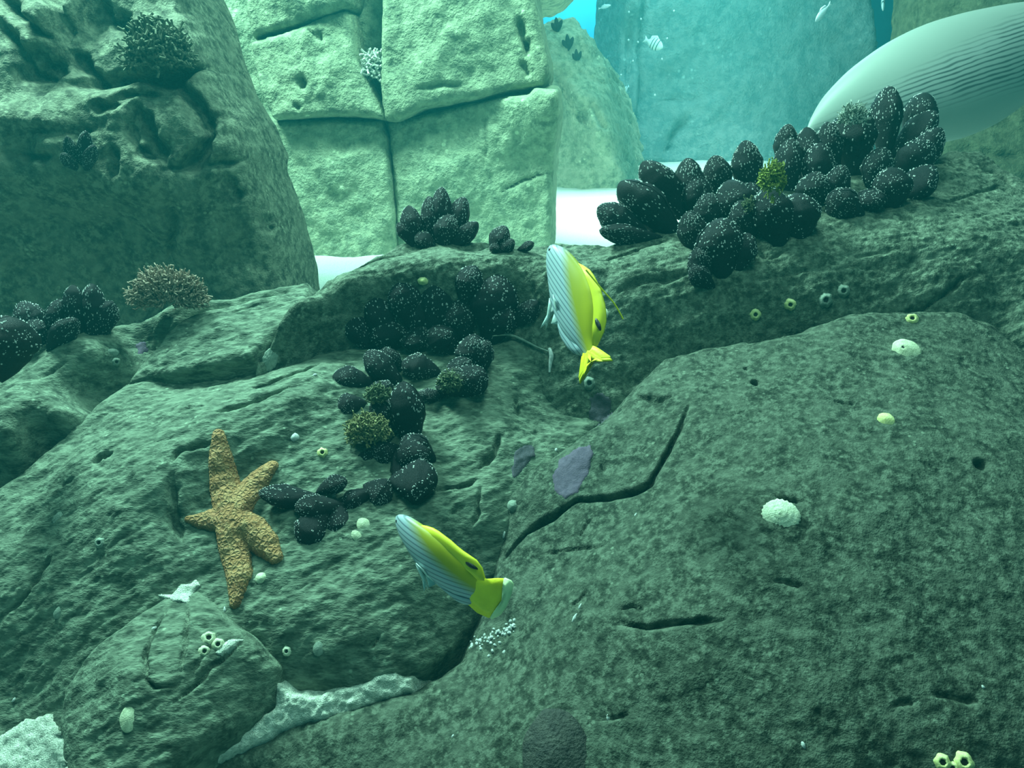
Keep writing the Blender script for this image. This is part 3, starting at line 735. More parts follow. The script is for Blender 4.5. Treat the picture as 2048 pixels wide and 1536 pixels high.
# ------------------------------------------------------------------ limpets, barnacles and other shells
LIMPET = plain_mat('limpet_pale', (0.42, 0.46, 0.30), (0.62, 0.66, 0.46), 140, 0.75, 0.25, 0.5, 0.002)
LIMPET_Y = plain_mat('limpet_yellow', (0.52, 0.54, 0.20), (0.72, 0.72, 0.36), 120, 0.75, 0.25, 0.4, 0.002)
LIMPET_W = plain_mat('limpet_white', (0.55, 0.60, 0.42), (0.82, 0.86, 0.66), 170, 0.8, 0.2, 0.7, 0.002)
GREYSHELL = plain_mat('shell_grey', (0.16, 0.21, 0.17), (0.26, 0.32, 0.26), 160, 0.85, 0.2, 0.6, 0.002)
DARKSHELL = plain_mat('shell_dark', (0.022, 0.026, 0.024), (0.055, 0.06, 0.05), 70, 0.7, 0.3, 0.9, 0.004)
HOLE = plain_mat('dark_opening', (0.02, 0.025, 0.02), (0.03, 0.035, 0.03), 60, 0.9, 0.1)

def surf_frame(px, py, rad=10, ang=0.0, lean_in=0.9):
    p, n = smooth_normal(px, py, rad)
    n = unit(n + lean_in * unit(CAM - p))
    x = unit(RT - n * (RT @ n)); y = np.cross(n, x)
    c, s_ = math.cos(ang), math.sin(ang)
    return p, x * c + y * s_, y * c - x * s_, n, depth_of(p)

def limpet(px, py, rx, ry, ang, label, mat, ribs=0, hgt=0.35, hole=None, name='limpet', group=None, rough=0.04, cat='limpet', squash=1.0):
    """cap shell: ang is the direction of the long axis in the picture"""
    p, x, y, n, d = surf_frame(px, py, max(8, rx * .6), math.radians(ang), 1.8)
    R_ = rx / F * d; q = ry / rx * squash
    nr, ns = 12, 48
    rr = np.linspace(0, 1, nr); th = np.linspace(0, 2 * math.pi, ns, endpoint=False)
    RR_, TH = np.meshgrid(rr, th, indexing='ij')
    rad = RR_ * (1 + rough * RR_ * vnoise(np.cos(TH) * 3 + px, np.sin(TH) * 3 + py, 3) * 2)
    if ribs: rad = rad * (1 + 0.035 * RR_ * np.cos(TH * ribs))
    H = hgt * (1 - RR_ ** 1.5)
    if ribs: H = H + 0.03 * RR_ * np.cos(TH * ribs) + 0.015 * np.cos(RR_ * 22)
    if hole: H = np.where(RR_ < 0.12, H - 0.16 * (1 - RR_ / 0.12), H)
    offx = (0.3 if hole else 0.1) * (1 - RR_)
    X = rad * np.cos(TH) - offx; Y = rad * np.sin(TH) * q
    V_ = np.stack([X.ravel() * R_, Y.ravel() * R_, H.ravel() * R_], 1)
    low = np.stack([X[-1] * R_, Y[-1] * R_, np.full(ns, -1.1 * R_)], 1)
    V_ = np.vstack([V_, low])
    ii = np.arange((nr + 1) * ns).reshape(nr + 1, ns)
    jj = np.roll(ii, -1, axis=1)
    f = np.stack([ii[:-1].ravel(), ii[1:].ravel(), jj[1:].ravel(), jj[:-1].ravel()], 1)
    o = link(name, make_mesh(name, V_, f, mat))
    o.matrix_world = frame_matrix(x, y, n, p + n * R_ * 0.12)
    tag(o, label, cat, group)
    if hole:
        hv = [(-0.3 * R_ + 0.10 * R_ * math.cos(a), 0.075 * R_ * q * math.sin(a), hgt * R_ * 0.93) for a in np.linspace(0, 6.283, 12, endpoint=False)] + [(-0.3 * R_, 0, hgt * R_ * 0.88)]
        ho = link('opening', make_mesh('opening', np.array(hv), [(k, (k + 1) % 12, 12) for k in range(12)], HOLE), o)
    return o
def barnacle(px, py, r, label, mat=None, group=None, tilt=0, squash=1.0, name='barnacle'):
    p, x, y, n, d = surf_frame(px, py, max(8, r * .7), tilt)
    R_ = r / F * d
    ns = 24
    th = np.linspace(0, 2 * math.pi, ns, endpoint=False)
    rg = np.random.default_rng(int(px * 7 + py))
    wob = 1 + 0.04 * np.cos(th * 6 + 1) + 0.05 * rg.standard_normal(ns)
    prof = [(1.0, -0.3), (1.0, 0.0), (0.86, 0.28), (0.68, 0.52), (0.50, 0.66), (0.38, 0.60), (0.31, 0.36)]
    V_ = []
    for r_, h_ in prof: V_ += [(R_ * r_ * w_ * math.cos(t_), R_ * r_ * w_ * math.sin(t_) * squash, R_ * h_) for w_, t_ in zip(wob, th)]
    ii = np.arange(len(prof) * ns).reshape(len(prof), ns); jj = np.roll(ii, -1, axis=1)
    f = np.stack([ii[:-1].ravel(), jj[:-1].ravel(), jj[1:].ravel(), ii[1:].ravel()], 1)
    root = empty(name); root.matrix_world = frame_matrix(x, y, n, p)
    tag(root, label, 'barnacle', group)
    link('shell_wall', make_mesh('shell_wall', np.array(V_), f, mat or LIMPET_Y), root)
    hv = [(R_ * .33 * w_ * math.cos(t_), R_ * .33 * w_ * math.sin(t_) * squash, R_ * .42) for w_, t_ in zip(wob, th)] + [(0, 0, R_ * 0.36)]
    link('opening', make_mesh('opening', np.array(hv), [(k, (k + 1) % ns, ns) for k in range(ns)], HOLE), root)
    return root

limpet(1813, 703, 29, 23, -42, 'smooth pale keyhole limpet with a small dark hole on the right boulder', LIMPET, 0, .38, True)
limpet(1562, 1030, 37, 31, -20, 'large whitish ribbed limpet with scalloped rim on the big right boulder', LIMPET_W, 22, .32)
limpet(1772, 840, 17, 14, -35, 'small yellowish limpet below the smooth keyhole limpet', LIMPET_Y, 0, .4)
limpet(1205, 628, 13, 13, 80, 'pointed pale green limpet just right of the upper yellow fish', LIMPET, 0, .6)
limpet(540, 720, 15, 24, -15, 'dull oval limpet on the shaded left end of the middle ridge', GREYSHELL, 12, .3)
limpet(258, 1438, 17, 26, 5, 'oval pale green limpet low on the corner boulder at lower left', LIMPET, 0, .3)
limpet(637, 1298, 11, 14, 0, 'faint oval limpet right of the small round barnacle below the starfish', GREYSHELL, 0, .35)
limpet(523, 1157, 12, 12, 160, 'tiny pointed white limpet right of the lowest starfish arm', LIMPET, 0, .6)
limpet(727, 1050, 13, 15, 40, 'pale yellowish oval limpet under the lower mussel bed, upper of a touching pair', LIMPET, 0, .3)
limpet(713, 1072, 9, 13, 40, 'small pale limpet under the lower mussel bed, lower of a touching pair', LIMPET, 0, .3)
limpet(1026, 1012, 12, 12, 150, 'small greenish pointed limpet left of the purple crust', GREYSHELL, 0, .6)
limpet(846, 562, 11, 8, 0, 'little pale yellow limpet at the top of the middle mussels', LIMPET_Y, 0, .6)
limpet(118, 1225, 9, 13, -25, 'faint brownish oval limpet on the far left slope', GREYSHELL, 0, .3)
limpet(118, 1035, 9, 15, -40, 'faint pale scarred limpet high on the far left slope', GREYSHELL, 9, .3)
limpet(225, 705, 12, 8, 10, 'tiny dull limpet under the dim left edge clump', GREYSHELL, 0, .4)
limpet(1112, 1516, 68, 84, 0, 'large dark oval abalone cut by the bottom edge of the picture', DARKSHELL, 0, .34, name='abalone', cat='shell', squash=1.1, rough=.03)
GB = 'single barnacles on the rocks'
barnacle(1510, 629, 12, 'small yellow-rimmed barnacle, left of two under the right mussel bed')
barnacle(1580, 609, 12, 'small yellow-rimmed barnacle, right of two under the right mussel bed')
barnacle(1824, 639, 13, 'pale barnacle on the lit crest above the keyhole limpet')
barnacle(645, 906, 11, 'tiny yellow barnacle with dark mouth above the starfish')
barnacle(1178, 766, 13, 'dim grey barnacle below the tail of the upper yellow fish', GREYSHELL)
barnacle(1650, 600, 15, 'dull grey flat barnacle right of the two yellow-rimmed ones', GREYSHELL)
barnacle(1686, 582, 13, 'dull grey flat barnacle highest right of the yellow-rimmed pair', GREYSHELL)
barnacle(574, 1302, 10, 'small round white barnacle below the lower starfish arms', LIMPET_W)
barnacle(418, 1278, 15, 'pale barnacle at the top of the trio on the corner boulder', LIMPET)
barnacle(436, 1290, 13, 'pale barnacle at the right of the trio on the corner boulder', LIMPET)
barnacle(408, 1303, 12, 'pale smooth barnacle at the bottom of the trio on the corner boulder', LIMPET)
barnacle(200, 1086, 11, 'faint pale barnacle on the left slope, left of the starfish', GREYSHELL)
barnacle(232, 724, 9, 'faint yellowish barnacle in the dark hollow at left', GREYSHELL)
barnacle(1884, 1524, 17, 'yellow-green barnacle at the bottom right edge, left of the group')
barnacle(1926, 1524, 20, 'yellow-green barnacle at the bottom right edge, biggest of the group')
barnacle(1904, 1536, 13, 'yellow-green barnacle at the bottom right edge, between two others')

def flake(px, py, r, label, ang=0, q=.5, mat=SPECK):
    p, x, y, n, d = surf_frame(px, py, 6, math.radians(ang))
    R_ = r / F * d; rg = np.random.default_rng(int(px + 3 * py)); ns = 9
    th = np.linspace(0, 2 * math.pi, ns, endpoint=False); w_ = rg.uniform(.6, 1.1, ns)
    ring = [(R_ * w_[k] * math.cos(th[k]), R_ * q * w_[k] * math.sin(th[k]), 0) for k in range(ns)]
    V_ = [(a, b, -.3 * R_) for a, b, _ in ring] + [(a * .9, b * .9, .12 * R_) for a, b, _ in ring] + [(0, 0, .3 * R_)]
    f = [(k, (k + 1) % ns, ns + (k + 1) % ns, ns + k) for k in range(ns)] + [(ns + k, ns + (k + 1) % ns, 2 * ns) for k in range(ns)]
    o = link('shell_fragment', make_mesh('shell_fragment', np.array(V_), f, mat)); o.matrix_world = frame_matrix(x, y, n, p)
    tag(o, label, 'shell')
for px, py, r_, a_, q_, lb in [(590, 875, 11, 60, .8, 'pale star-shaped shell scrap above the starfish on the slope'), (1160, 1213, 7, 70, .4, 'white sliver in the short crack right of the lower fish, upper one'),
        (1149, 1236, 11, 60, .35, 'white sliver in the short crack right of the lower fish, lower one'), (1008, 1070, 9, 80, .35, 'pale sliver on the edge left of the purple crust'), (449, 1220, 8, 100, .4, 'white curled scrap below the lowest starfish arm'),
        (307, 1257, 7, 40, .5, 'tiny yellow-white scrap in the crack of the corner boulder'), (1216, 1435, 8, 90, .7, 'tiny bright white scrap right of the abalone'), (1607, 1490, 9, 110, .5, 'bright white scrap low on the right boulder'),
        (1108, 1436, 9, 0, .5, 'white scrap on top of the dark abalone'), (1966, 1374, 6, -30, .6, 'small white scrap at the lower right, upper one'), (629, 750, 7, 40, .4, 'white sliver on the slope left of the blunt mussel'),
        (1271, 1030, 5, 60, .5, 'tiny white scrap under the long crack'), (28, 1400, 7, 50, .6, 'pale scrap on the slope above the corner sand'), (668, 990, 9, 100, .5, 'pale forked scrap on the mussels near the starfish'), (906, 1472, 6, 60, .5, 'tiny pale scrap left of the abalone'),
        (1112, 900, 6, 60, .6, 'tiny pale scrap above the purple crust')]:
    flake(px, py, r_, lb, a_, q_, SPECK)

# ------------------------------------------------------------------ crusts and sand lying on the rock
def crust(name, poly, label, cat, mat, thick=0.002, edge=8, kind=None, step=4, nz=0.0, rough=3.0, smoothit=0, seed=0, group=None):
    xs = np.arange(min(p[0] for p in poly) - 6, max(p[0] for p in poly) + 7, step); ys = np.arange(min(p[1] for p in poly) - 6, max(p[1] for p in poly) + 7, step)
    X, Y = np.meshgrid(xs.astype(float), ys.astype(float))
    sd = poly_sd(X, Y, poly) + rough * 2 * fbm(X / 14, Y / 14, seed + 5, 3)
    ok = sd > 0
    Pn = np.zeros(X.shape + (3,)); good = np.zeros(X.shape, bool); dd = np.zeros(X.shape)
    for j in range(X.shape[0]):
        for i in range(X.shape[1]):
            if sd[j, i] > -step * 1.5:
                h = cast(X[j, i], Y[j, i])
                if h is not None:
                    Pn[j, i] = h[0]; good[j, i] = True; dd[j, i] = depth_of(h[0])
    if not good.any(): return None
    # drop samples that fell through to something far behind
    med = np.median(dd[good]); good &= np.abs(dd - med) < 0.35
    for _ in range(smoothit):
        D = np.where(good, dd, 0); W = good.astype(float)
        a_ = D.copy(); b_ = W.copy()
        for sy, sx in ((1, 0), (-1, 0), (0, 1), (0, -1)):
            a_ += np.roll(np.roll(D, sy, 0), sx, 1); b_ += np.roll(np.roll(W, sy, 0), sx, 1)
        dn = a_ / np.maximum(b_, 1)
        dd = np.where(good, np.minimum(dd, dn), dd)
    nrm = P0.n
    off = thick * np.sqrt(np.clip(sd / edge, 0, 1)) - 0.001
    off = np.where(sd <= 0, -0.006, off) + nz * fbm(X / 9, Y / 9, seed, 3) * (sd > 0)
    idx = -np.ones(X.shape, int); f4 = []
    V_ = []
    def vid(j, i):
        if idx[j, i] < 0:
            idx[j, i] = len(V_)
            V_.append(CAM + ray(X[j, i], Y[j, i]) * dd[j, i] + nrm * off[j, i])
        return idx[j, i]
    for j in range(X.shape[0] - 1):
        for i in range(X.shape[1] - 1):
            c4 = ((j, i), (j, i + 1), (j + 1, i + 1), (j + 1, i))
            if all(good[q] for q in c4) and any(ok[q] for q in c4): f4.append(tuple(vid(*q) for q in c4[::-1]))
    if not f4: return None
    o = link(name, make_mesh(name, np.array(V_), f4, mat))
    return tag(o, label, cat, group, kind)
GRIT = plain_mat('shell_grit', (0.48, 0.56, 0.46), (0.92, 0.95, 0.82), 150, 0.95, 0.05, 1.0, 0.006)
PURPLE = plain_mat('coralline_purple', (0.095, 0.075, 0.115), (0.14, 0.11, 0.16), 120, 0.9, 0.1, 0.6, 0.002)
PURPLE_D = plain_mat('coralline_dark', (0.05, 0.05, 0.06), (0.085, 0.08, 0.10), 100, 0.9, 0.1, 0.6, 0.002)
crust('coralline_crust', [(1105, 985), (1103, 950), (1118, 918), (1150, 898), (1182, 888), (1188, 905), (1180, 940), (1165, 970), (1150, 992), (1130, 1002)], 'flat purple-grey oval crust on the lobe in the middle of the picture', 'algae', PURPLE, .0022, 6)
crust('coralline_crust', [(1022, 940), (1028, 905), (1050, 888), (1072, 892), (1070, 915), (1045, 945), (1025, 962)], 'dark purple ragged crust left of the flat oval one', 'algae', PURPLE_D, .0022, 6)
crust('coralline_crust', [(1176, 840), (1180, 795), (1205, 780), (1228, 800), (1222, 830), (1200, 850)], 'dark purple crust in the hollow above the flat oval one', 'algae', PURPLE_D, .0022, 6)
crust('coralline_crust', [(262, 690), (290, 682), (300, 705), (275, 708)], 'dull bluish crust in the dark hollow below the left clump', 'algae', PURPLE, .002, 5)
crust('sand_patch', [(-30, 1495), (0, 1472), (50, 1440), (108, 1426), (114, 1450), (122, 1490), (134, 1530), (150, 1570), (-30, 1580)], 'bright white sand heaped in the lower left corner', 'sand', GRIT, .012, 16, 'stuff', 5, .004, smoothit=3)
bed = Rock(P0, [(535, 1345), (560, 1350), (585, 1380), (640, 1385), (740, 1350), (790, 1342), (826, 1350), (826, 1380), (780, 1400), (700, 1425), (620, 1446), (560, 1466), (480, 1508), (400, 1548), (340, 1582), (250, 1650), (230, 1600), (345, 1532), (430, 1492), (505, 1454), (545, 1414)],
    [(545, 1365, .034), (580, 1410, .024), (640, 1415, .018), (740, 1390, .016), (820, 1368, .012), (560, 1450, .018), (460, 1500, .026), (380, 1535, .030), (260, 1600, .03)],
    R=.012, step=.0025, seed=61, amp=.007, scale=45, fine=.005, rough=.008, skirt=.06, wall=1.5)
tag(bed.build('sand_patch', GRIT), 'long strip of pale sand filling the crevice at lower left', 'sand', None, 'stuff')
crust('sand_patch', [(318, 1192), (345, 1186), (365, 1170), (392, 1160), (402, 1172), (390, 1186), (372, 1204), (350, 1206)], 'small white sand drift on top of the corner boulder', 'sand', GRIT, .006, 6, 'stuff', 3, .003, smoothit=2, seed=4)
crust('sand_patch', [(428, 1310), (440, 1290), (462, 1276), (490, 1278), (470, 1296), (445, 1315)], 'little white sand drift beside the barnacle trio', 'sand', GRIT, .005, 5, 'stuff', 3, .003, smoothit=2, seed=5)

# gravel under the mouth of the crevice, by the lower fish
def gravel(spots, label, mat):
    vs, fs = [], []
    for px, py, r_ in spots:
        h = cast(px, py)
        d = depth_of(h[0]); R_ = r_ / F * d
        rg = np.random.default_rng(int(px * 3 + py))
        b0 = len(vs)
        ring = [(math.cos(a) * rg.uniform(.7, 1.1), math.sin(a) * rg.uniform(.4, 1.0)) for a in np.linspace(0, 6.28, 7)[:-1]]
        ro = rg.uniform(0, 3.1); ring = [(a * math.cos(ro) - b * math.sin(ro), a * math.sin(ro) + b * math.cos(ro)) for a, b in ring]; hh = rg.uniform(.25, .7)
        x = unit(RT - h[1] * (RT @ h[1])); y = np.cross(h[1], x)
        for a, b in ring: vs.append(h[0] + R_ * (a * x + b * y) - h[1] * R_ * .3)
        for a, b in ring: vs.append(h[0] + R_ * .7 * (a * x + b * y) + h[1] * R_ * hh)
        vs.append(h[0] + h[1] * R_ * (hh + .1))
        for k in range(6):
            fs.append((b0 + k, b0 + (k + 1) % 6, b0 + 6 + (k + 1) % 6, b0 + 6 + k)); fs.append((b0 + 6 + k, b0 + 6 + (k + 1) % 6, b0 + 12))
    o = link('gravel', make_mesh('gravel', np.array(vs), fs, mat)); tag(o, label, 'gravel', None, 'stuff')
rg_ = random.Random(4)
sp_ = []
for _ in range(70):
    t_ = rg_.random(); x_ = 938 + 92 * t_; y_ = 1290 - 38 * t_ + rg_.gauss(0, 7)
    sp_.append((x_, y_, rg_.uniform(2.5, 6)))
for x_, y_ in ((985, 1302), (990, 1290), (978, 1312), (1000, 1285), (1008, 1304), (962, 1298)): sp_.append((x_, y_, 5))
gravel(sp_, 'loose white gravel under the tail of the lower yellow fish', SPECK)
bpy.context.view_layer.update()

# ------------------------------------------------------------------ algae, coral, sponge
def tuft(name, px, py, w, h, n_, label, cat, mat, lift=0.03, seed=0, thick=0.0016, fork=2, dep=None, flat=0.5):
    rg = np.random.default_rng(seed)
    d = dep if dep else depth_of(cast(px, py)[0])
    c = at_depth(px, py, d)
    W = w / F * d / 2; H_ = h / F * d
    vs, fs = [], []
    def stick(a, b, r0, r1):
        ax = unit(b - a); u = unit(np.cross(ax, [0.3, 0.5, 0.81])); v = np.cross(ax, u); b0 = len(vs)
        for P_, r_ in ((a, r0), (b, r1)):
            for q in range(4):
                an = q * math.pi / 2
                vs.append(P_ + r_ * (math.cos(an) * u + math.sin(an) * v))
        for q in range(4): fs.append((b0 + q, b0 + (q + 1) % 4, b0 + 4 + (q + 1) % 4, b0 + 4 + q))
        fs.append((b0 + 4, b0 + 5, b0 + 6, b0 + 7))
    upv = unit(np.array([0, -0.30, 1.0]))
    cen = c + upv * H_ * 0.30
    for _ in range(n_):
        # grow towards a point of a lumpy dome
        q = rg.standard_normal(3); q[2] = abs(q[2]) * 1.1 - 0.25; q /= np.linalg.norm(q)
        k_ = rg.uniform(.72, 1.0)
        tip = c + np.array([q[0] * W, q[1] * W * flat, 0.12 * H_ + q[2] * H_ * 0.86]) * k_
        base = c + np.array([q[0] * W * .55, q[1] * W * flat * .55, 0.0]) * rg.uniform(.3, 1)
        a_ = base + (tip - base) * rg.uniform(.35, .6); pv = a_
        nseg = 3
        for s_ in range(nseg):
            nx = a_ + (tip - a_) * (s_ + 1) / nseg + rg.standard_normal(3) * thick * 1.6
            stick(pv, nx, thick, thick * .9)
            if rg.random() < .28 * fork: stick(nx, nx + unit(rg.standard_normal(3) + 0.8 * q) * thick * 4.5, thick * .9, thick * 1.05)
            pv = nx
    o = link(name, make_mesh(name, np.array(vs), fs, mat, smooth=False))
    return tag(o, label, cat)
ALGAE_Y = plain_mat('algae_yellow_green', (0.16, 0.20, 0.04), (0.32, 0.36, 0.09), 80, 0.9, 0.1)
ALGAE_B = plain_mat('algae_brown', (0.15, 0.15, 0.07), (0.30, 0.28, 0.14), 80, 0.9, 0.1)
ALGAE_D = plain_mat('algae_drab', (0.08, 0.10, 0.06), (0.16, 0.19, 0.11), 80, 0.9, 0.1)
CORAL = plain_mat('coral_pinkish', (0.22, 0.17, 0.13), (0.42, 0.33, 0.26), 80, 0.9, 0.1)
SPONGE = plain_mat('sponge_brown', (0.07, 0.085, 0.06), (0.15, 0.17, 0.12), 50, 0.9, 0.1)
tuft('algae_tuft', 1545, 370, 50, 50, 260, 'bright yellow-green algae tuft between mussels of the right ridge bed', 'algae', ALGAE_Y, seed=1, dep=depth_of(cast(1545, 440)[0]) - .075)
tuft('algae_tuft', 736, 872, 96, 50, 420, 'brown bushy algae tuft on the lower bed beside the long frosted mussel', 'algae', ALGAE_B, seed=2, dep=depth_of(cast(740, 880)[0]) - .012)
tuft('algae_tuft', 758, 798, 50, 34, 120, 'drab fuzzy algae tuft left of the large upright mussel', 'algae', ALGAE_D, seed=3, dep=depth_of(cast(760, 798)[0]) - .012)
tuft('algae_tuft', 900, 770, 48, 30, 100, 'drab fuzzy algae patch at the foot of the middle bed', 'algae', ALGAE_D, seed=4, dep=depth_of(cast(900, 770)[0]) - .01)
tuft('algae_tuft', 1497, 416, 20, 22, 50, 'little olive algae tuft on the frosted narrow mussel', 'algae', ALGAE_D, seed=5, dep=depth_of(cast(1497, 410)[0]) - .01)
tuft('algae_tuft', 1706, 244, 66, 40, 160, 'pale frosted algae crown on the shaggy mussel', 'algae', plain_mat('algae_frost', (0.2, 0.24, 0.2), (0.4, 0.46, 0.4), 80, .9, .1), seed=6, dep=depth_of(cast(1706, 300)[0]) - .05)
tuft('coral', 338, 604, 170, 78, 800, 'pinkish finely branched coral bush behind the left slab', 'coral', CORAL, seed=7, thick=.0016, fork=2, dep=1.70, flat=.4)
tuft('sponge', 318, 130, 150, 96, 420, 'brown shaggy sponge with a dark centre on the left cliff', 'sponge', SPONGE, seed=8, thick=.003, fork=3, dep=depth_of(cast(318, 118)[0]) - .01, flat=.6)
tuft('algae_tuft', 748, 150, 66, 50, 120, 'pale algae tuft in the joint of the stone stack', 'algae', plain_mat('algae_pale', (0.34, 0.4, 0.33), (0.5, 0.56, 0.47), 60, .9, .1), seed=9, thick=.004, fork=3, dep=depth_of(cast(748, 180)[0]) - .02)

def tube(name, pts, rads, label, cat, mat):
    cu = bpy.data.curves.new(name, 'CURVE'); cu.dimensions = '3D'; cu.bevel_depth = 1.0; cu.bevel_resolution = 2; cu.resolution_u = 6
    sp = cu.splines.new('NURBS'); sp.points.add(len(pts) - 1); sp.use_endpoint_u = True; sp.order_u = 3
    for q, p_, r_ in zip(sp.points, pts, rads): q.co = (*p_, 1); q.radius = r_
    cu.materials.append(mat)
    tmp = bpy.data.objects.new('tmp', cu); COL.objects.link(tmp)
    bpy.context.view_layer.update()
    me = bpy.data.meshes.new_from_object(tmp.evaluated_get(bpy.context.evaluated_depsgraph_get()))
    bpy.data.objects.remove(tmp); me.name = name
    o = link(name, me)
    return tag(o, label, cat) if label else o
wp = [(985, 676), (1008, 671), (1030, 676), (1055, 688), (1078, 700), (1096, 706)]
tube('worm_tube', [cast(*q)[0] + P0.n * .006 for q in wp], [.0012, .0028, .003, .0026, .002, .0014], 'thin pale worm tube arching right from the middle mussels', 'worm', GREYSHELL)
wp = [(1098, 700), (1104, 712), (1100, 730), (1099, 748)]
tube('worm_tube', [cast(*q)[0] + P0.n * .006 for q in wp], [.003, .005, .004, .002], 'stubby whitish tube hanging below the upper yellow fish', 'worm', SPECK)

# ------------------------------------------------------------------ starfish: one continuous body
STAR, nt, pb = new_mat('starfish_skin')
co = objco(nt)
vo = N(nt, 'ShaderNodeTexVoronoi'); vo.inputs['Scale'].default_value = 130; vo.feature = 'DISTANCE_TO_EDGE'; nt.links.new(co, vo.inputs['Vector'])
base_c = ramp(nt, noise(nt, 26, 3, .6, co), [(.3, (0.24, 0.105, 0.035)), (.55, (0.33, 0.155, 0.05)), (.75, (0.38, 0.21, 0.085))])
net = ramp(nt, vo.outputs['Distance'], [(0.0, (1, 1, 1)), (0.12, (0.5, 0.5, 0.5)), (0.3, (0, 0, 0))])
pick = ramp(nt, noise(nt, 60, 2, .5, co), [(.4, (0, 0, 0)), (.7, (.6, .6, .6))])
nt.links.new(mixc(nt, mixc(nt, 1, net, pick, 'MULTIPLY'), base_c, (0.52, 0.36, 0.17)), pb.inputs['Base Color'])
pb.inputs['Roughness'].default_value = .8
bu = N(nt, 'ShaderNodeBump'); bu.inputs['Strength'].default_value = .8; bu.inputs['Distance'].default_value = .003
nt.links.new(net, bu.inputs['Height']); nt.links.new(bu.outputs[0], pb.inputs['Normal'])
cpx = (463, 1040)
hc = cast(*cpx); sn = smooth_normal(*cpx, 60)[1]
ex = unit(RT - sn * (RT @ sn)); ey = np.cross(sn, ex)
def loc2(px, py):
    d = ray(px, py); t = (sn @ (hc[0] - CAM)) / (sn @ d); q = CAM + d * t - hc[0]
    return np.array([q @ ex, q @ ey])
arms = [([cpx, (452, 980), (448, 930), (447, 890)], (.031, .029, .023, .013)), ([cpx, (485, 1000), (515, 966), (545, 938)], (.031, .029, .024, .014)),
        ([cpx, (505, 1062), (532, 1090), (553, 1118)], (.031, .030, .025, .014)), ([cpx, (468, 1095), (478, 1150), (470, 1204)], (.031, .028, .024, .011)), ([cpx, (425, 1040), (400, 1043), (378, 1042)], (.031, .022, .014, .007))]
st = .0022
g = np.arange(-.17, .17, st); SX, SY = np.meshgrid(g, g)
TH = np.zeros(SX.shape)
acc = np.zeros(SX.shape)
for pts, rr in arms:
    q = [loc2(*p_) for p_ in pts]
    ah = np.zeros(SX.shape)
    for i in range(3):
        a_, b_ = q[i], q[i + 1]; dv = b_ - a_
        t_ = np.clip(((SX - a_[0]) * dv[0] + (SY - a_[1]) * dv[1]) / (dv @ dv), 0, 1)
        d_ = np.hypot(SX - a_[0] - t_ * dv[0], SY - a_[1] - t_ * dv[1])
        r_ = rr[i] + (rr[i + 1] - rr[i]) * t_
        r_ = r_ * .92
        ah = np.maximum(ah, np.sqrt(np.clip(r_ ** 2 - d_ ** 2, 0, None)) + 1e-9 * (r_ - d_))
    TH = np.maximum(TH, ah)
mask = TH > .0015
RH = np.full(SX.shape, np.nan)
for j in range(0, SX.shape[0], 2):
    for i in range(0, SX.shape[1], 2):
        if mask[max(0, j - 3):j + 4, max(0, i - 3):i + 4].any():
            o_ = hc[0] + ex * SX[j, i] + ey * SY[j, i] + sn * .20
            ok, p_, n_, _, ob, _ = sc.ray_cast(dg, Vector(o_), Vector(-sn), distance=.5)
            if ok: RH[j, i] = (np.array(p_) - hc[0]) @ sn
lim = np.nanmedian(RH)
RH = np.where(np.isnan(RH), lim, np.clip(RH, lim - .03, lim + .035))
# fill odd cells and smooth
B_ = RH[::2, ::2]; B_ = np.kron(B_, np.ones((2, 2)))[:SX.shape[0], :SX.shape[1]]
for _ in range(14):
    B_ = (B_ * 2 + np.roll(B_, 1, 0) + np.roll(B_, -1, 0) + np.roll(B_, 1, 1) + np.roll(B_, -1, 1)) / 6
bump_ = .0025 * fbm(SX * 120, SY * 120, 3, 2)
TOP = B_ + np.maximum(TH * .78, 0) + bump_ * (TH > .004) + .002
TOP = np.where(mask, TOP, B_ - .006)
idx = -np.ones(SX.shape, int)
f_ = mask[:-1, :-1] | mask[1:, :-1] | mask[:-1, 1:] | mask[1:, 1:]
us_ = np.zeros(SX.shape, bool); us_[:-1, :-1] |= f_; us_[1:, :-1] |= f_; us_[:-1, 1:] |= f_; us_[1:, 1:] |= f_
idx[us_] = np.arange(us_.sum())
sv = np.stack([SX[us_], SY[us_], TOP[us_]], 1)
sf = np.stack([idx[:-1, :-1][f_], idx[:-1, 1:][f_], idx[1:, 1:][f_], idx[1:, :-1][f_]], 1)
so = link('starfish', make_mesh('starfish', sv, sf, STAR)); so.matrix_world = frame_matrix(ex, ey, sn, hc[0])
tag(so, 'orange-brown five-armed starfish with knobbly skin clinging to the left slope', 'starfish')
kv, kf = [], []
rg = np.random.default_rng(5)
jj_, ii_ = np.where(TH > .007)
for k in rg.choice(len(jj_), 420, replace=False):
    x_, y_, z_ = SX[jj_[k], ii_[k]], SY[jj_[k], ii_[k]], TOP[jj_[k], ii_[k]]
    r_ = rg.uniform(.0009, .0018); b0 = len(kv)
    for q in range(5): kv.append((x_ + r_ * math.cos(q * 1.2566), y_ + r_ * math.sin(q * 1.2566), z_ - .0008))
    kv.append((x_, y_, z_ + r_ * 1.1))
    for q in range(5): kf.append((b0 + q, b0 + (q + 1) % 5, b0 + 5))
ko = link('spines', make_mesh('spines', np.array(kv), kf, plain_mat('starfish_spines', (0.42, 0.27, 0.12), (0.55, 0.38, 0.2), 200)), so)
tag(ko, 'pale knobs scattered over the arms', None, None, 'stuff')

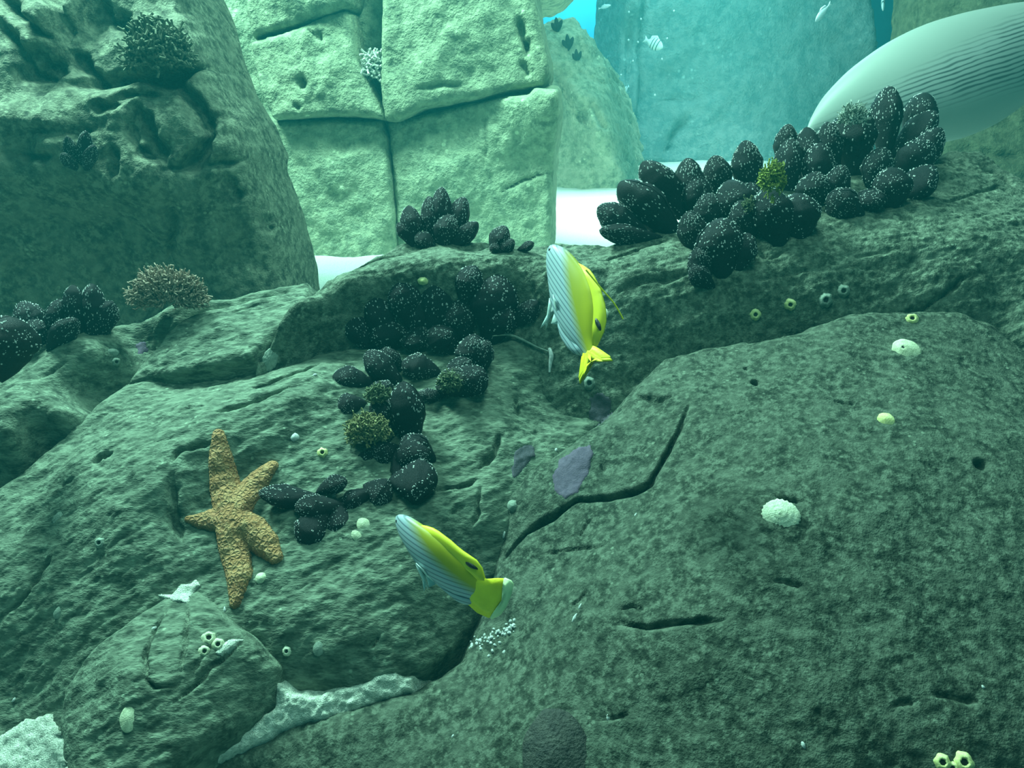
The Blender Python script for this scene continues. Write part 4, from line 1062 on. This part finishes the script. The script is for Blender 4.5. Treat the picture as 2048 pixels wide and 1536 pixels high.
# ------------------------------------------------------------------ fish
def cvec(v): return v[0] * RT + v[1] * UP - v[2] * FW      # picture right, picture up, towards the camera
def fish_mat(name, kind):
    m, nt, p = new_mat(name)
    co = objco(nt)
    sx = N(nt, 'ShaderNodeSeparateXYZ'); nt.links.new(co, sx.inputs[0])
    def lin(a, b, c0):
        m1 = N(nt, 'ShaderNodeMath', operation='MULTIPLY'); nt.links.new(sx.outputs['X'], m1.inputs[0]); m1.inputs[1].default_value = a
        m2 = N(nt, 'ShaderNodeMath', operation='MULTIPLY_ADD'); nt.links.new(sx.outputs['Z'], m2.inputs[0]); m2.inputs[1].default_value = b; nt.links.new(m1.outputs[0], m2.inputs[2])
        m3 = N(nt, 'ShaderNodeMath', operation='ADD'); nt.links.new(m2.outputs[0], m3.inputs[0]); m3.inputs[1].default_value = c0
        return m3.outputs[0]
    if kind == 'body':
        s1 = lin(260, 950, 0)
        sn_ = N(nt, 'ShaderNodeMath', operation='SINE'); nt.links.new(s1, sn_.inputs[0])
        stripe = ramp(nt, sn_.outputs[0], [(0.0, (0.36, 0.46, 0.50)), (0.5, (0.33, 0.43, 0.47)), (0.85, (0.15, 0.21, 0.25))])
        yel = ramp(nt, lin(-1.1, 6.0, -.01), [(.0, (0, 0, 0)), (.09, (1, 1, 1))])
        yc = ramp(nt, lin(-4.0, 9.0, .2), [(.1, (0.26, 0.27, 0.03)), (.45, (0.42, 0.40, 0.015)), (.75, (0.80, 0.70, 0.02))])
        nt.links.new(mixc(nt, yel, stripe, yc), p.inputs['Base Color'])
    elif kind == 'dorsal':
        c = ramp(nt, lin(-1.0, .0, .5), [(.1, (0.45, 0.52, 0.45)), (.35, (0.72, 0.66, 0.03)), (.9, (0.85, 0.78, 0.03))])
        nt.links.new(c, p.inputs['Base Color'])
    elif kind == 'big':
        mp = N(nt, 'ShaderNodeMapping'); mp.inputs['Scale'].default_value = (6, 1, 14); nt.links.new(co, mp.inputs['Vector'])
        nn = noise(nt, 1.6, 2, .5, mp.outputs['Vector'])
        w_ = N(nt, 'ShaderNodeMath', operation='MULTIPLY'); nt.links.new(sx.outputs['Z'], w_.inputs[0]); w_.inputs[1].default_value = 420
        w2 = N(nt, 'ShaderNodeMath', operation='MULTIPLY_ADD'); nt.links.new(nn, w2.inputs[0]); w2.inputs[1].default_value = 6.0; nt.links.new(w_.outputs[0], w2.inputs[2])
        w3 = N(nt, 'ShaderNodeMath', operation='SINE'); nt.links.new(w2.outputs[0], w3.inputs[0])
        w4 = N(nt, 'ShaderNodeMath', operation='MULTIPLY_ADD'); nt.links.new(noise(nt, 9, 2, .6, co), w4.inputs[0]); w4.inputs[1].default_value = -2.2; w5 = N(nt, 'ShaderNodeMath', operation='ADD'); w5.inputs[1].default_value = 1.1; nt.links.new(w3.outputs[0], w4.inputs[2]); nt.links.new(w4.outputs[0], w5.inputs[0])
        rows = ramp(nt, w5.outputs[0], [(.0, (0.30, 0.35, 0.33)), (.45, (0.19, 0.23, 0.22)), (.95, (0.07, 0.09, 0.09))])
        where = ramp(nt, lin(-0.5, -3.2, .62), [(.28, (0, 0, 0)), (.48, (1, 1, 1))])
        low = ramp(nt, lin(-0.35, 4.0, .62), [(.12, (0, 0, 0)), (.34, (1, 1, 1))])
        where = mixc(nt, 1.0, where, low, 'MULTIPLY')
        nt.links.new(mixc(nt, where, (0.26, 0.31, 0.28), rows), p.inputs['Base Color'])
    p.inputs['Roughness'].default_value = .45; p.inputs['Specular IOR Level'].default_value = .35
    return m
FB = fish_mat('butterflyfish_body', 'body'); FD = fish_mat('butterflyfish_fin', 'dorsal')
YEL = plain_mat('fin_yellow', (0.72, 0.66, 0.02), (0.85, 0.78, 0.03), 40, .5, .3)
PALE = plain_mat('fin_pale', (0.42, 0.56, 0.54), (0.55, 0.68, 0.64), 60, .5, .3)
PALEY = plain_mat('fin_margin', (0.62, 0.78, 0.42), (0.72, 0.86, 0.5), 60, .5, .3)
BLACK = plain_mat('fish_black', (0.01, 0.012, 0.012), (0.02, 0.022, 0.02), 60, .4, .4)

def fin(name, outline, mat, parent, bendf, thick=.0018, twist=None, y0=0.0):
    """thin solid fin in the fish's middle plane"""
    n_ = len(outline); c = np.mean(outline, axis=0)
    rings = []
    for s_, k in ((1.0, 0.4), (0.6, 1.0)):
        for sg in (1, -1):
            rings.append([(c[0] + (x_ - c[0]) * s_, sg * thick * k + y0, c[1] + (z_ - c[1]) * s_) for x_, z_ in outline])
    order = [rings[2], rings[0], rings[1], rings[3]]
    V_ = [q for r_ in order for q in r_] + [(c[0], thick + y0, c[1]), (c[0], -thick + y0, c[1])]
    f = []
    for L_ in range(3):
        for k in range(n_):
            f.append((L_ * n_ + k, L_ * n_ + (k + 1) % n_, (L_ + 1) * n_ + (k + 1) % n_, (L_ + 1) * n_ + k))
    for k in range(n_):
        f.append((k, 4 * n_, (k + 1) % n_)); f.append((3 * n_ + k, 3 * n_ + (k + 1) % n_, 4 * n_ + 1))
    V_ = np.array(V_)
    if twist is not None: V_ = twist(V_)
    V_ = bendf(V_)
    return link(name, make_mesh(name, V_, f, mat), parent)

def butterflyfish(head, tail, dep_h, dep_t, updir, label, bend, filament, tailfan=1.0, deep=1.0, split=0.3, ped=0.0):
    ph = at_depth(*head, dep_h); pt = at_depth(*tail, dep_t)
    L_ = np.linalg.norm(ph - pt); x = (ph - pt) / L_
    u = unit(cvec(updir)); z = unit(u - x * (u @ x)); y = np.cross(z, x)
    root = empty('butterflyfish'); root.matrix_world = frame_matrix(x, y, z, (ph + pt) / 2)
    tag(root, label, 'fish')
    def bendf(V_):
        V_ = np.array(V_, float); t_ = V_[:, 0] / L_
        V_[:, 1] += bend * L_ * (t_ ** 2 - .05)
        return V_
    # body: stations from the snout back (fractions of the length), top, bottom, half width
    S = np.array([(.475, .012, -.016, .008), (.465, .035, -.035, .020), (.43, .075, -.065, .032), (.36, .13, -.10, .045), (.25, .175, -.13, .055), (.12, .215, -.17, .062), (.0, .22, -.18, .062), (-.12, .19, -.165, .054), (-.22, .135, -.125, .04), (-.29, .08, -.075, .024), (-.34, .055, -.05, .014), (-.37, .05, -.048, .009)])
    S[-3:, 1] += ped; S[-3:, 2] -= ped; S[-4, 1] += ped * .7; S[-4, 2] -= ped * .7
    tt = np.linspace(0, 1, 40); ts = np.linspace(0, 1, len(S))
    St = np.stack([np.interp(tt, ts, S[:, k]) for k in range(4)], 1)
    for _ in range(2): St[1:-1] = (St[:-2] + 2 * St[1:-1] + St[2:]) / 4
    ns = 26
    V_ = []
    for xx, tp, bt, hw in St:
        cz = (tp + bt) / 2 * deep; hz = (tp - bt) / 2 * deep
        for k in range(ns):
            a_ = 2 * math.pi * k / ns
            ca, sa = math.cos(a_), math.sin(a_)
            V_.append((xx * L_, hw * L_ * np.sign(ca) * abs(ca) ** .9, (cz + hz * np.sign(sa) * abs(sa) ** .95) * L_))
    nS = len(St)
    ii = np.arange(nS * ns).reshape(nS, ns); jj = np.roll(ii, -1, 1)
    f = [tuple(q) for q in np.stack([ii[:-1].ravel(), ii[1:].ravel(), jj[1:].ravel(), jj[:-1].ravel()], 1)]
    f += [tuple(ii[0][::1]), tuple(ii[-1][::-1])]
    link('body', make_mesh('body', bendf(V_), f, FB), root)
    D = deep
    def top_at(xx): return float(np.interp(-xx, -S[:, 0], S[:, 1])) * D
    def bot_at(xx): return float(np.interp(-xx, -S[:, 0], S[:, 2])) * D
    xs = np.linspace(.27, -.33, 12)
    hgt = np.interp(np.linspace(0, 1, 12), [0, .15, .5, .8, .93, 1], [.0, .045, .06, .095, .085, .02])
    outl = [(a * L_, (top_at(a) - .02) * L_) for a in xs] + [((a - .03) * L_, (top_at(a) + h_ * D) * L_) for a, h_ in zip(xs[::-1], hgt[::-1])]
    dors = fin('dorsal_fin', outl, FD, root, bendf, .004)
    sx_ = -.24
    spot = [((sx_ + .052 * math.cos(a)) * L_, (top_at(sx_) + .045 * D + .020 * math.sin(a) * D) * L_) for a in np.linspace(0, 6.283, 14, endpoint=False)]
    so_ = fin('eyespot', spot, BLACK, dors, bendf, .0055); so_['label'] = 'black spot near the rear of the dorsal fin'
    xs = np.linspace(-.02, -.33, 9)
    hgt = np.interp(np.linspace(0, 1, 9), [0, .3, .75, .93, 1], [.01, .03, .045, .04, .01])
    outl = [(a * L_, (bot_at(a) + .02) * L_) for a in xs] + [((a - .03) * L_, (bot_at(a) - h_ * D) * L_) for a, h_ in zip(xs[::-1], hgt[::-1])]
    fin('anal_fin', outl, FB, root, bendf, .004)
    k = tailfan
    ct = [(-.34, .05), (-.40, .09 * k), (-.47, .135 * k), (-.50, .135 * k), (-.485 + split * .05, .07 * k), (-.475 + split * .12, .0), (-.485 + split * .05, -.07 * k), (-.50, -.135 * k), (-.47, -.135 * k), (-.40, -.09 * k), (-.34, -.05)]
    if ped: ct = [(-.26, .09), (-.36, .12), (-.42, .17), (-.47, .20), (-.50, .19), (-.515, .10), (-.52, 0), (-.51, -.08), (-.48, -.14), (-.40, -.15), (-.32, -.13), (-.26, -.09)]
    ca = fin('caudal_fin', [(a * L_, b * L_) for a, b in ct], YEL, root, bendf, .003)
    ed = [(-.495, .135 * k), (-.515, .13 * k), (-.505 + split * .05, .07 * k), (-.495 + split * .12, 0), (-.505 + split * .05, -.07 * k), (-.515, -.13 * k), (-.495, -.135 * k), (-.48 + split * .05, -.07 * k), (-.47 + split * .12, 0), (-.48 + split * .05, .07 * k)]
    if ped: ed = [(-.46, .20), (-.50, .205), (-.525, .19), (-.54, .10), (-.545, 0), (-.535, -.08), (-.50, -.14), (-.485, -.13), (-.505, -.08), (-.512, 0), (-.507, .10), (-.49, .185)]
    if split > 1: ed = [(a - .012 if a < -.42 else a, b * 1.06) for a, b in ct[3:8]] + [(a + .012, b) for a, b in ct[3:8][::-1]]
    mg = fin('fin_margin', [(a * L_, b * L_) for a, b in ed], PALEY if ped else YEL, ca, bendf, .0035); mg['label'] = 'pale translucent rear margin of the tail fin' if ped else 'bright yellow rear margin of the tail fin'
    def sw(ang, yo):
        c_, s_ = math.cos(ang), math.sin(ang)
        def g_(V_):
            V_ = V_.copy(); zz = V_[:, 2] - V_[0, 2]
            V_[:, 1] = V_[:, 1] + yo * L_ - zz * s_; V_[:, 2] = V_[0, 2] + zz * c_
            return V_
        return g_
    pel = [(.13, -.15 * D), (.07, -.16 * D), (.0, -.30 * D), (-.01, -.34 * D), (.06, -.25 * D)]
    for yo, an in ((.02, -.35), (-.02, .35)):
        fin('pelvic_fin', [(a * L_, b * L_) for a, b in pel], PALE, root, bendf, .002, sw(an, yo))
    pec = [(.10, -.05), (.04, -.06), (-.06, -.18), (-.04, -.22), (.04, -.17)]
    for yo, an in ((.058, -.75), (-.058, .75)):
        fin('pectoral_fin', [(a * L_, b * L_) for a, b in pec], PALE, root, bendf, .0015, sw(an, yo))
    for sg in (1, -1):
        ev = []; r_ = .013 * L_
        for a in np.linspace(0, math.pi / 2, 5):
            for b in np.linspace(0, 2 * math.pi, 12, endpoint=False):
                ev.append((.435 * L_ + r_ * math.cos(b) * math.cos(a), sg * (.026 * L_ + r_ * .5 * math.sin(a)), .0 * L_ + r_ * math.sin(b) * math.cos(a)))
        ii = np.arange(60).reshape(5, 12); jj = np.roll(ii, -1, 1)
        f = np.stack([ii[:-1].ravel(), jj[:-1].ravel(), jj[1:].ravel(), ii[1:].ravel()], 1)
        link('eye', make_mesh('eye', bendf(ev), f, BLACK), root)
    if filament:
        fp = [at_depth(q[0], q[1], dep_t + .02 * k_ / len(filament)) for k_, q in enumerate(filament)]
        o = tube('dorsal_filament', fp, [.0012] * len(fp), None, None, YEL); o.parent = root; o.matrix_parent_inverse = root.matrix_world.inverted()
    return root
bpy.context.view_layer.update()
butterflyfish((1100, 486), (1192, 742), 1.30, 1.20, (.70, .18, .69), 'yellow and white butterflyfish with black dorsal spot hovering upright over the middle ridge', .02,
              [(1172, 540), (1190, 562), (1212, 588), (1232, 610), (1246, 638)], tailfan=1.0, deep=.86, split=1.2)
butterflyfish((776, 1034), (986, 1216), 1.06, .98, (.66, .50, .56), 'bright yellow butterflyfish with fan-shaped tail low in front of the rock', -.36, None, tailfan=1.9, deep=.76, split=-.25, ped=.06)

# big pale fish at the upper right
ax = [(1612, 268, 2, 0), (1626, 252, 16, 0), (1660, 232, 42, 0), (1720, 212, 76, 0), (1800, 190, 108, 0), (1880, 166, 124, 0), (1960, 138, 120, 0), (2048, 98, 98, 0), (2130, 66, 74, 0), (2210, 44, 50, 0), (2280, 30, 32, 0), (2320, 24, 26, 0)]
dF = 2.62
pa = np.array([at_depth(a, b, dF + .0003 * (a - 1612)) for a, b, _, _ in ax]); rad = np.array([r_ / F * dF for _, _, r_, _ in ax])
fx = unit(pa[0] - pa[-1]); fz = unit(UP - fx * (UP @ fx)); fy = np.cross(fz, fx); fc = pa.mean(0)
loc = np.stack([(pa - fc) @ fx, (pa - fc) @ fy, (pa - fc) @ fz], 1)
tt = np.linspace(0, len(ax) - 1, 60)
lc = np.stack([np.interp(tt, range(len(ax)), loc[:, k]) for k in range(3)], 1); rd = np.interp(tt, range(len(ax)), rad)
for _ in range(4):
    lc[1:-1] = (lc[:-2] + 2 * lc[1:-1] + lc[2:]) / 4; rd[1:-1] = (rd[:-2] + 2 * rd[1:-1] + rd[2:]) / 4
ns = 36; V_ = []
for c_, r_ in zip(lc, rd):
    for k in range(ns):
        a_ = 2 * math.pi * k / ns; V_.append((c_[0], c_[1] + .55 * r_ * math.cos(a_), c_[2] + r_ * math.sin(a_)))
ii = np.arange(60 * ns).reshape(60, ns); jj = np.roll(ii, -1, 1)
f = [tuple(q) for q in np.stack([ii[:-1].ravel(), ii[1:].ravel(), jj[1:].ravel(), jj[:-1].ravel()], 1)] + [tuple(ii[0]), tuple(ii[-1][::-1])]
big = empty('large_fish'); big.matrix_world = frame_matrix(fx, fy, fz, fc)
tag(big, 'big pale silvery fish with fine dark scale rows, cut by the right edge', 'fish')
link('body', make_mesh('body', np.array(V_), f, fish_mat('large_fish_skin', 'big')), big)
idb = lambda v_: v_
e = loc[-1]; rr = rad[-1]
fin('caudal_fin', [(e[0] + .02, e[2] + rr), (e[0] - .16, e[2] + .17), (e[0] - .19, e[2] + .16), (e[0] - .10, e[2]), (e[0] - .19, e[2] - .16), (e[0] - .16, e[2] - .17), (e[0] + .02, e[2] - rr)], PALE, big, idb, .006, y0=e[1])
m7 = loc[8]
fin('dorsal_fin', [(m7[0] + .07, m7[2] + rad[8]), (m7[0] + .02, m7[2] + rad[8] + .08), (m7[0] - .06, m7[2] + rad[8] + .03), (m7[0] - .09, m7[2] + rad[8] - .06)], PALE, big, idb, .006, y0=m7[1])
fin('anal_fin', [(m7[0] + .02, m7[2] - rad[8] + .01), (m7[0] - .02, m7[2] - rad[8] - .06), (m7[0] - .08, m7[2] - rad[8] + .01)], PALE, big, idb, .006, y0=m7[1])
for sg in (1, -1):
    c_ = loc[2]; ev = []
    for a in np.linspace(0, math.pi / 2, 5):
        for b in np.linspace(0, 2 * math.pi, 12, endpoint=False): ev.append((c_[0] - .01 + .007 * math.cos(b) * math.cos(a), c_[1] + sg * (.55 * rad[2] * .9 + .004 * math.sin(a)), c_[2] + .0 + .007 * math.sin(b) * math.cos(a)))
    ii = np.arange(60).reshape(5, 12); jj = np.roll(ii, -1, 1)
    link('eye', make_mesh('eye', np.array(ev), np.stack([ii[:-1].ravel(), jj[:-1].ravel(), jj[1:].ravel(), ii[1:].ravel()], 1), BLACK), big)

# small fish far back
SILVER = plain_mat('small_fish_silver', (0.50, 0.66, 0.66), (0.66, 0.82, 0.80), 20, .5, .4)
BAND = plain_mat('small_fish_band', (0.05, 0.12, 0.13), (0.07, 0.16, 0.16), 20, .6, .2)
def small_fish(head, tail, hpx, dep, label, bands=True, slope=0.1):
    ph = at_depth(*head, dep); pt = at_depth(*tail, dep + slope)
    L_ = np.linalg.norm(ph - pt); x = (ph - pt) / L_; z = unit(UP - x * (UP @ x)); y = np.cross(z, x)
    root = empty('small_fish'); root.matrix_world = frame_matrix(x, y, z, (ph + pt) / 2); tag(root, label, 'fish', None)
    hh = hpx / F * dep / 2
    S = [(.5, .02), (.45, .3), (.35, .65), (.2, .95), (.05, 1), (-.1, .8), (-.22, .45), (-.3, .22), (-.33, .18)]
    def ringset(lo, hi, k_):
        V_ = []; rows = np.linspace(hi, lo, 12)
        for a in rows:
            h_ = np.interp(-a, [-q[0] for q in S], [q[1] for q in S]) * hh * k_
            for q in range(14): V_.append((a * L_, .35 * h_ * math.cos(q * math.tau / 14), h_ * math.sin(q * math.tau / 14)))
        ii = np.arange(12 * 14).reshape(12, 14); jj = np.roll(ii, -1, 1)
        return np.array(V_), [tuple(q) for q in np.stack([ii[:-1].ravel(), ii[1:].ravel(), jj[1:].ravel(), jj[:-1].ravel()], 1)] + [tuple(ii[0]), tuple(ii[-1][::-1])]
    v_, f_ = ringset(-.33, .5, 1.0); link('body', make_mesh('body', v_, f_, SILVER), root)
    if bands:
        for a in (.24, .10, -.04):
            v_, f_ = ringset(a - .02, a + .02, 1.02); link('stripe', make_mesh('stripe', v_, f_, BAND), root)
    fin('caudal_fin', [(-.31 * L_, .15 * hh), (-.5 * L_, .6 * hh), (-.44 * L_, 0), (-.5 * L_, -.6 * hh), (-.31 * L_, -.15 * hh)], SILVER, root, idb, .004)
    fin('dorsal_fin', [(.22 * L_, .85 * hh), (.0, 1.35 * hh), (-.22 * L_, 1.0 * hh), (-.25 * L_, .3 * hh)], SILVER, root, idb, .004)
small_fish((1326, 96), (1288, 78), 24, 6.2, 'small banded silvery fish in front of the back wall, left of centre')
small_fish((1766, 22), (1766, -20), 22, 6.2, 'small banded pale fish at the top edge by the bright gap')
small_fish((1630, 44), (1662, 6), 15, 6.0, 'slender pale fish tilted head-down near the top edge', False)
small_fish((1222, 10), (1196, 18), 8, 7.0, 'tiny pale fish in the blue gap at the top', False)
small_fish((1246, 186), (1258, 172), 8, 7.0, 'tiny pale fish low beside the far stone corner', False)
GF = 'pale flecks drifting in the water'
fl = make_mesh('food_fleck', np.array([(0, 0, 1), (1, 0, 0), (0, 1, 0), (-1, 0, 0), (0, -1, 0), (0, 0, -1)]) * .010, [(0, 1, 2), (0, 2, 3), (0, 3, 4), (0, 4, 1), (5, 2, 1), (5, 3, 2), (5, 4, 3), (5, 1, 4)], SILVER)
for a, b in ((1258, 24), (1348, 22), (1282, 38), (1334, 77), (1324, 118), (1257, 80), (1266, 122), (1310, 190), (1242, 150), (1276, 84)):
    o = link('food_fleck', fl); o.location = at_depth(a, b, 6.4); tag(o, 'tiny pale fleck drifting before the far back wall', 'fleck', GF)

# ------------------------------------------------------------------ water and the viewing window
wm_ = bpy.data.materials.new('water'); wm_.use_nodes = True; nt = wm_.node_tree; nt.nodes.clear()
out = nt.nodes.new('ShaderNodeOutputMaterial')
sc_ = N(nt, 'ShaderNodeVolumeScatter'); sc_.inputs['Color'].default_value = (0.06, 0.86, 0.90, 1); sc_.inputs['Density'].default_value = 0.03; sc_.inputs['Anisotropy'].default_value = 0.0
nt.links.new(sc_.outputs[0], out.inputs['Volume'])
v = np.array([(a, b, c) for c in (-.9, 3.4) for a, b in ((-3.4, .32), (4.6, .32), (4.6, 10.45), (-3.4, 10.45))])
wo = link('water', make_mesh('water', v, [(3, 2, 1, 0), (4, 5, 6, 7), (0, 1, 5, 4), (1, 2, 6, 5), (2, 3, 7, 6), (3, 0, 4, 7)], wm_, smooth=False))
tag(wo, 'slightly hazy teal water filling the tank', kind='structure')
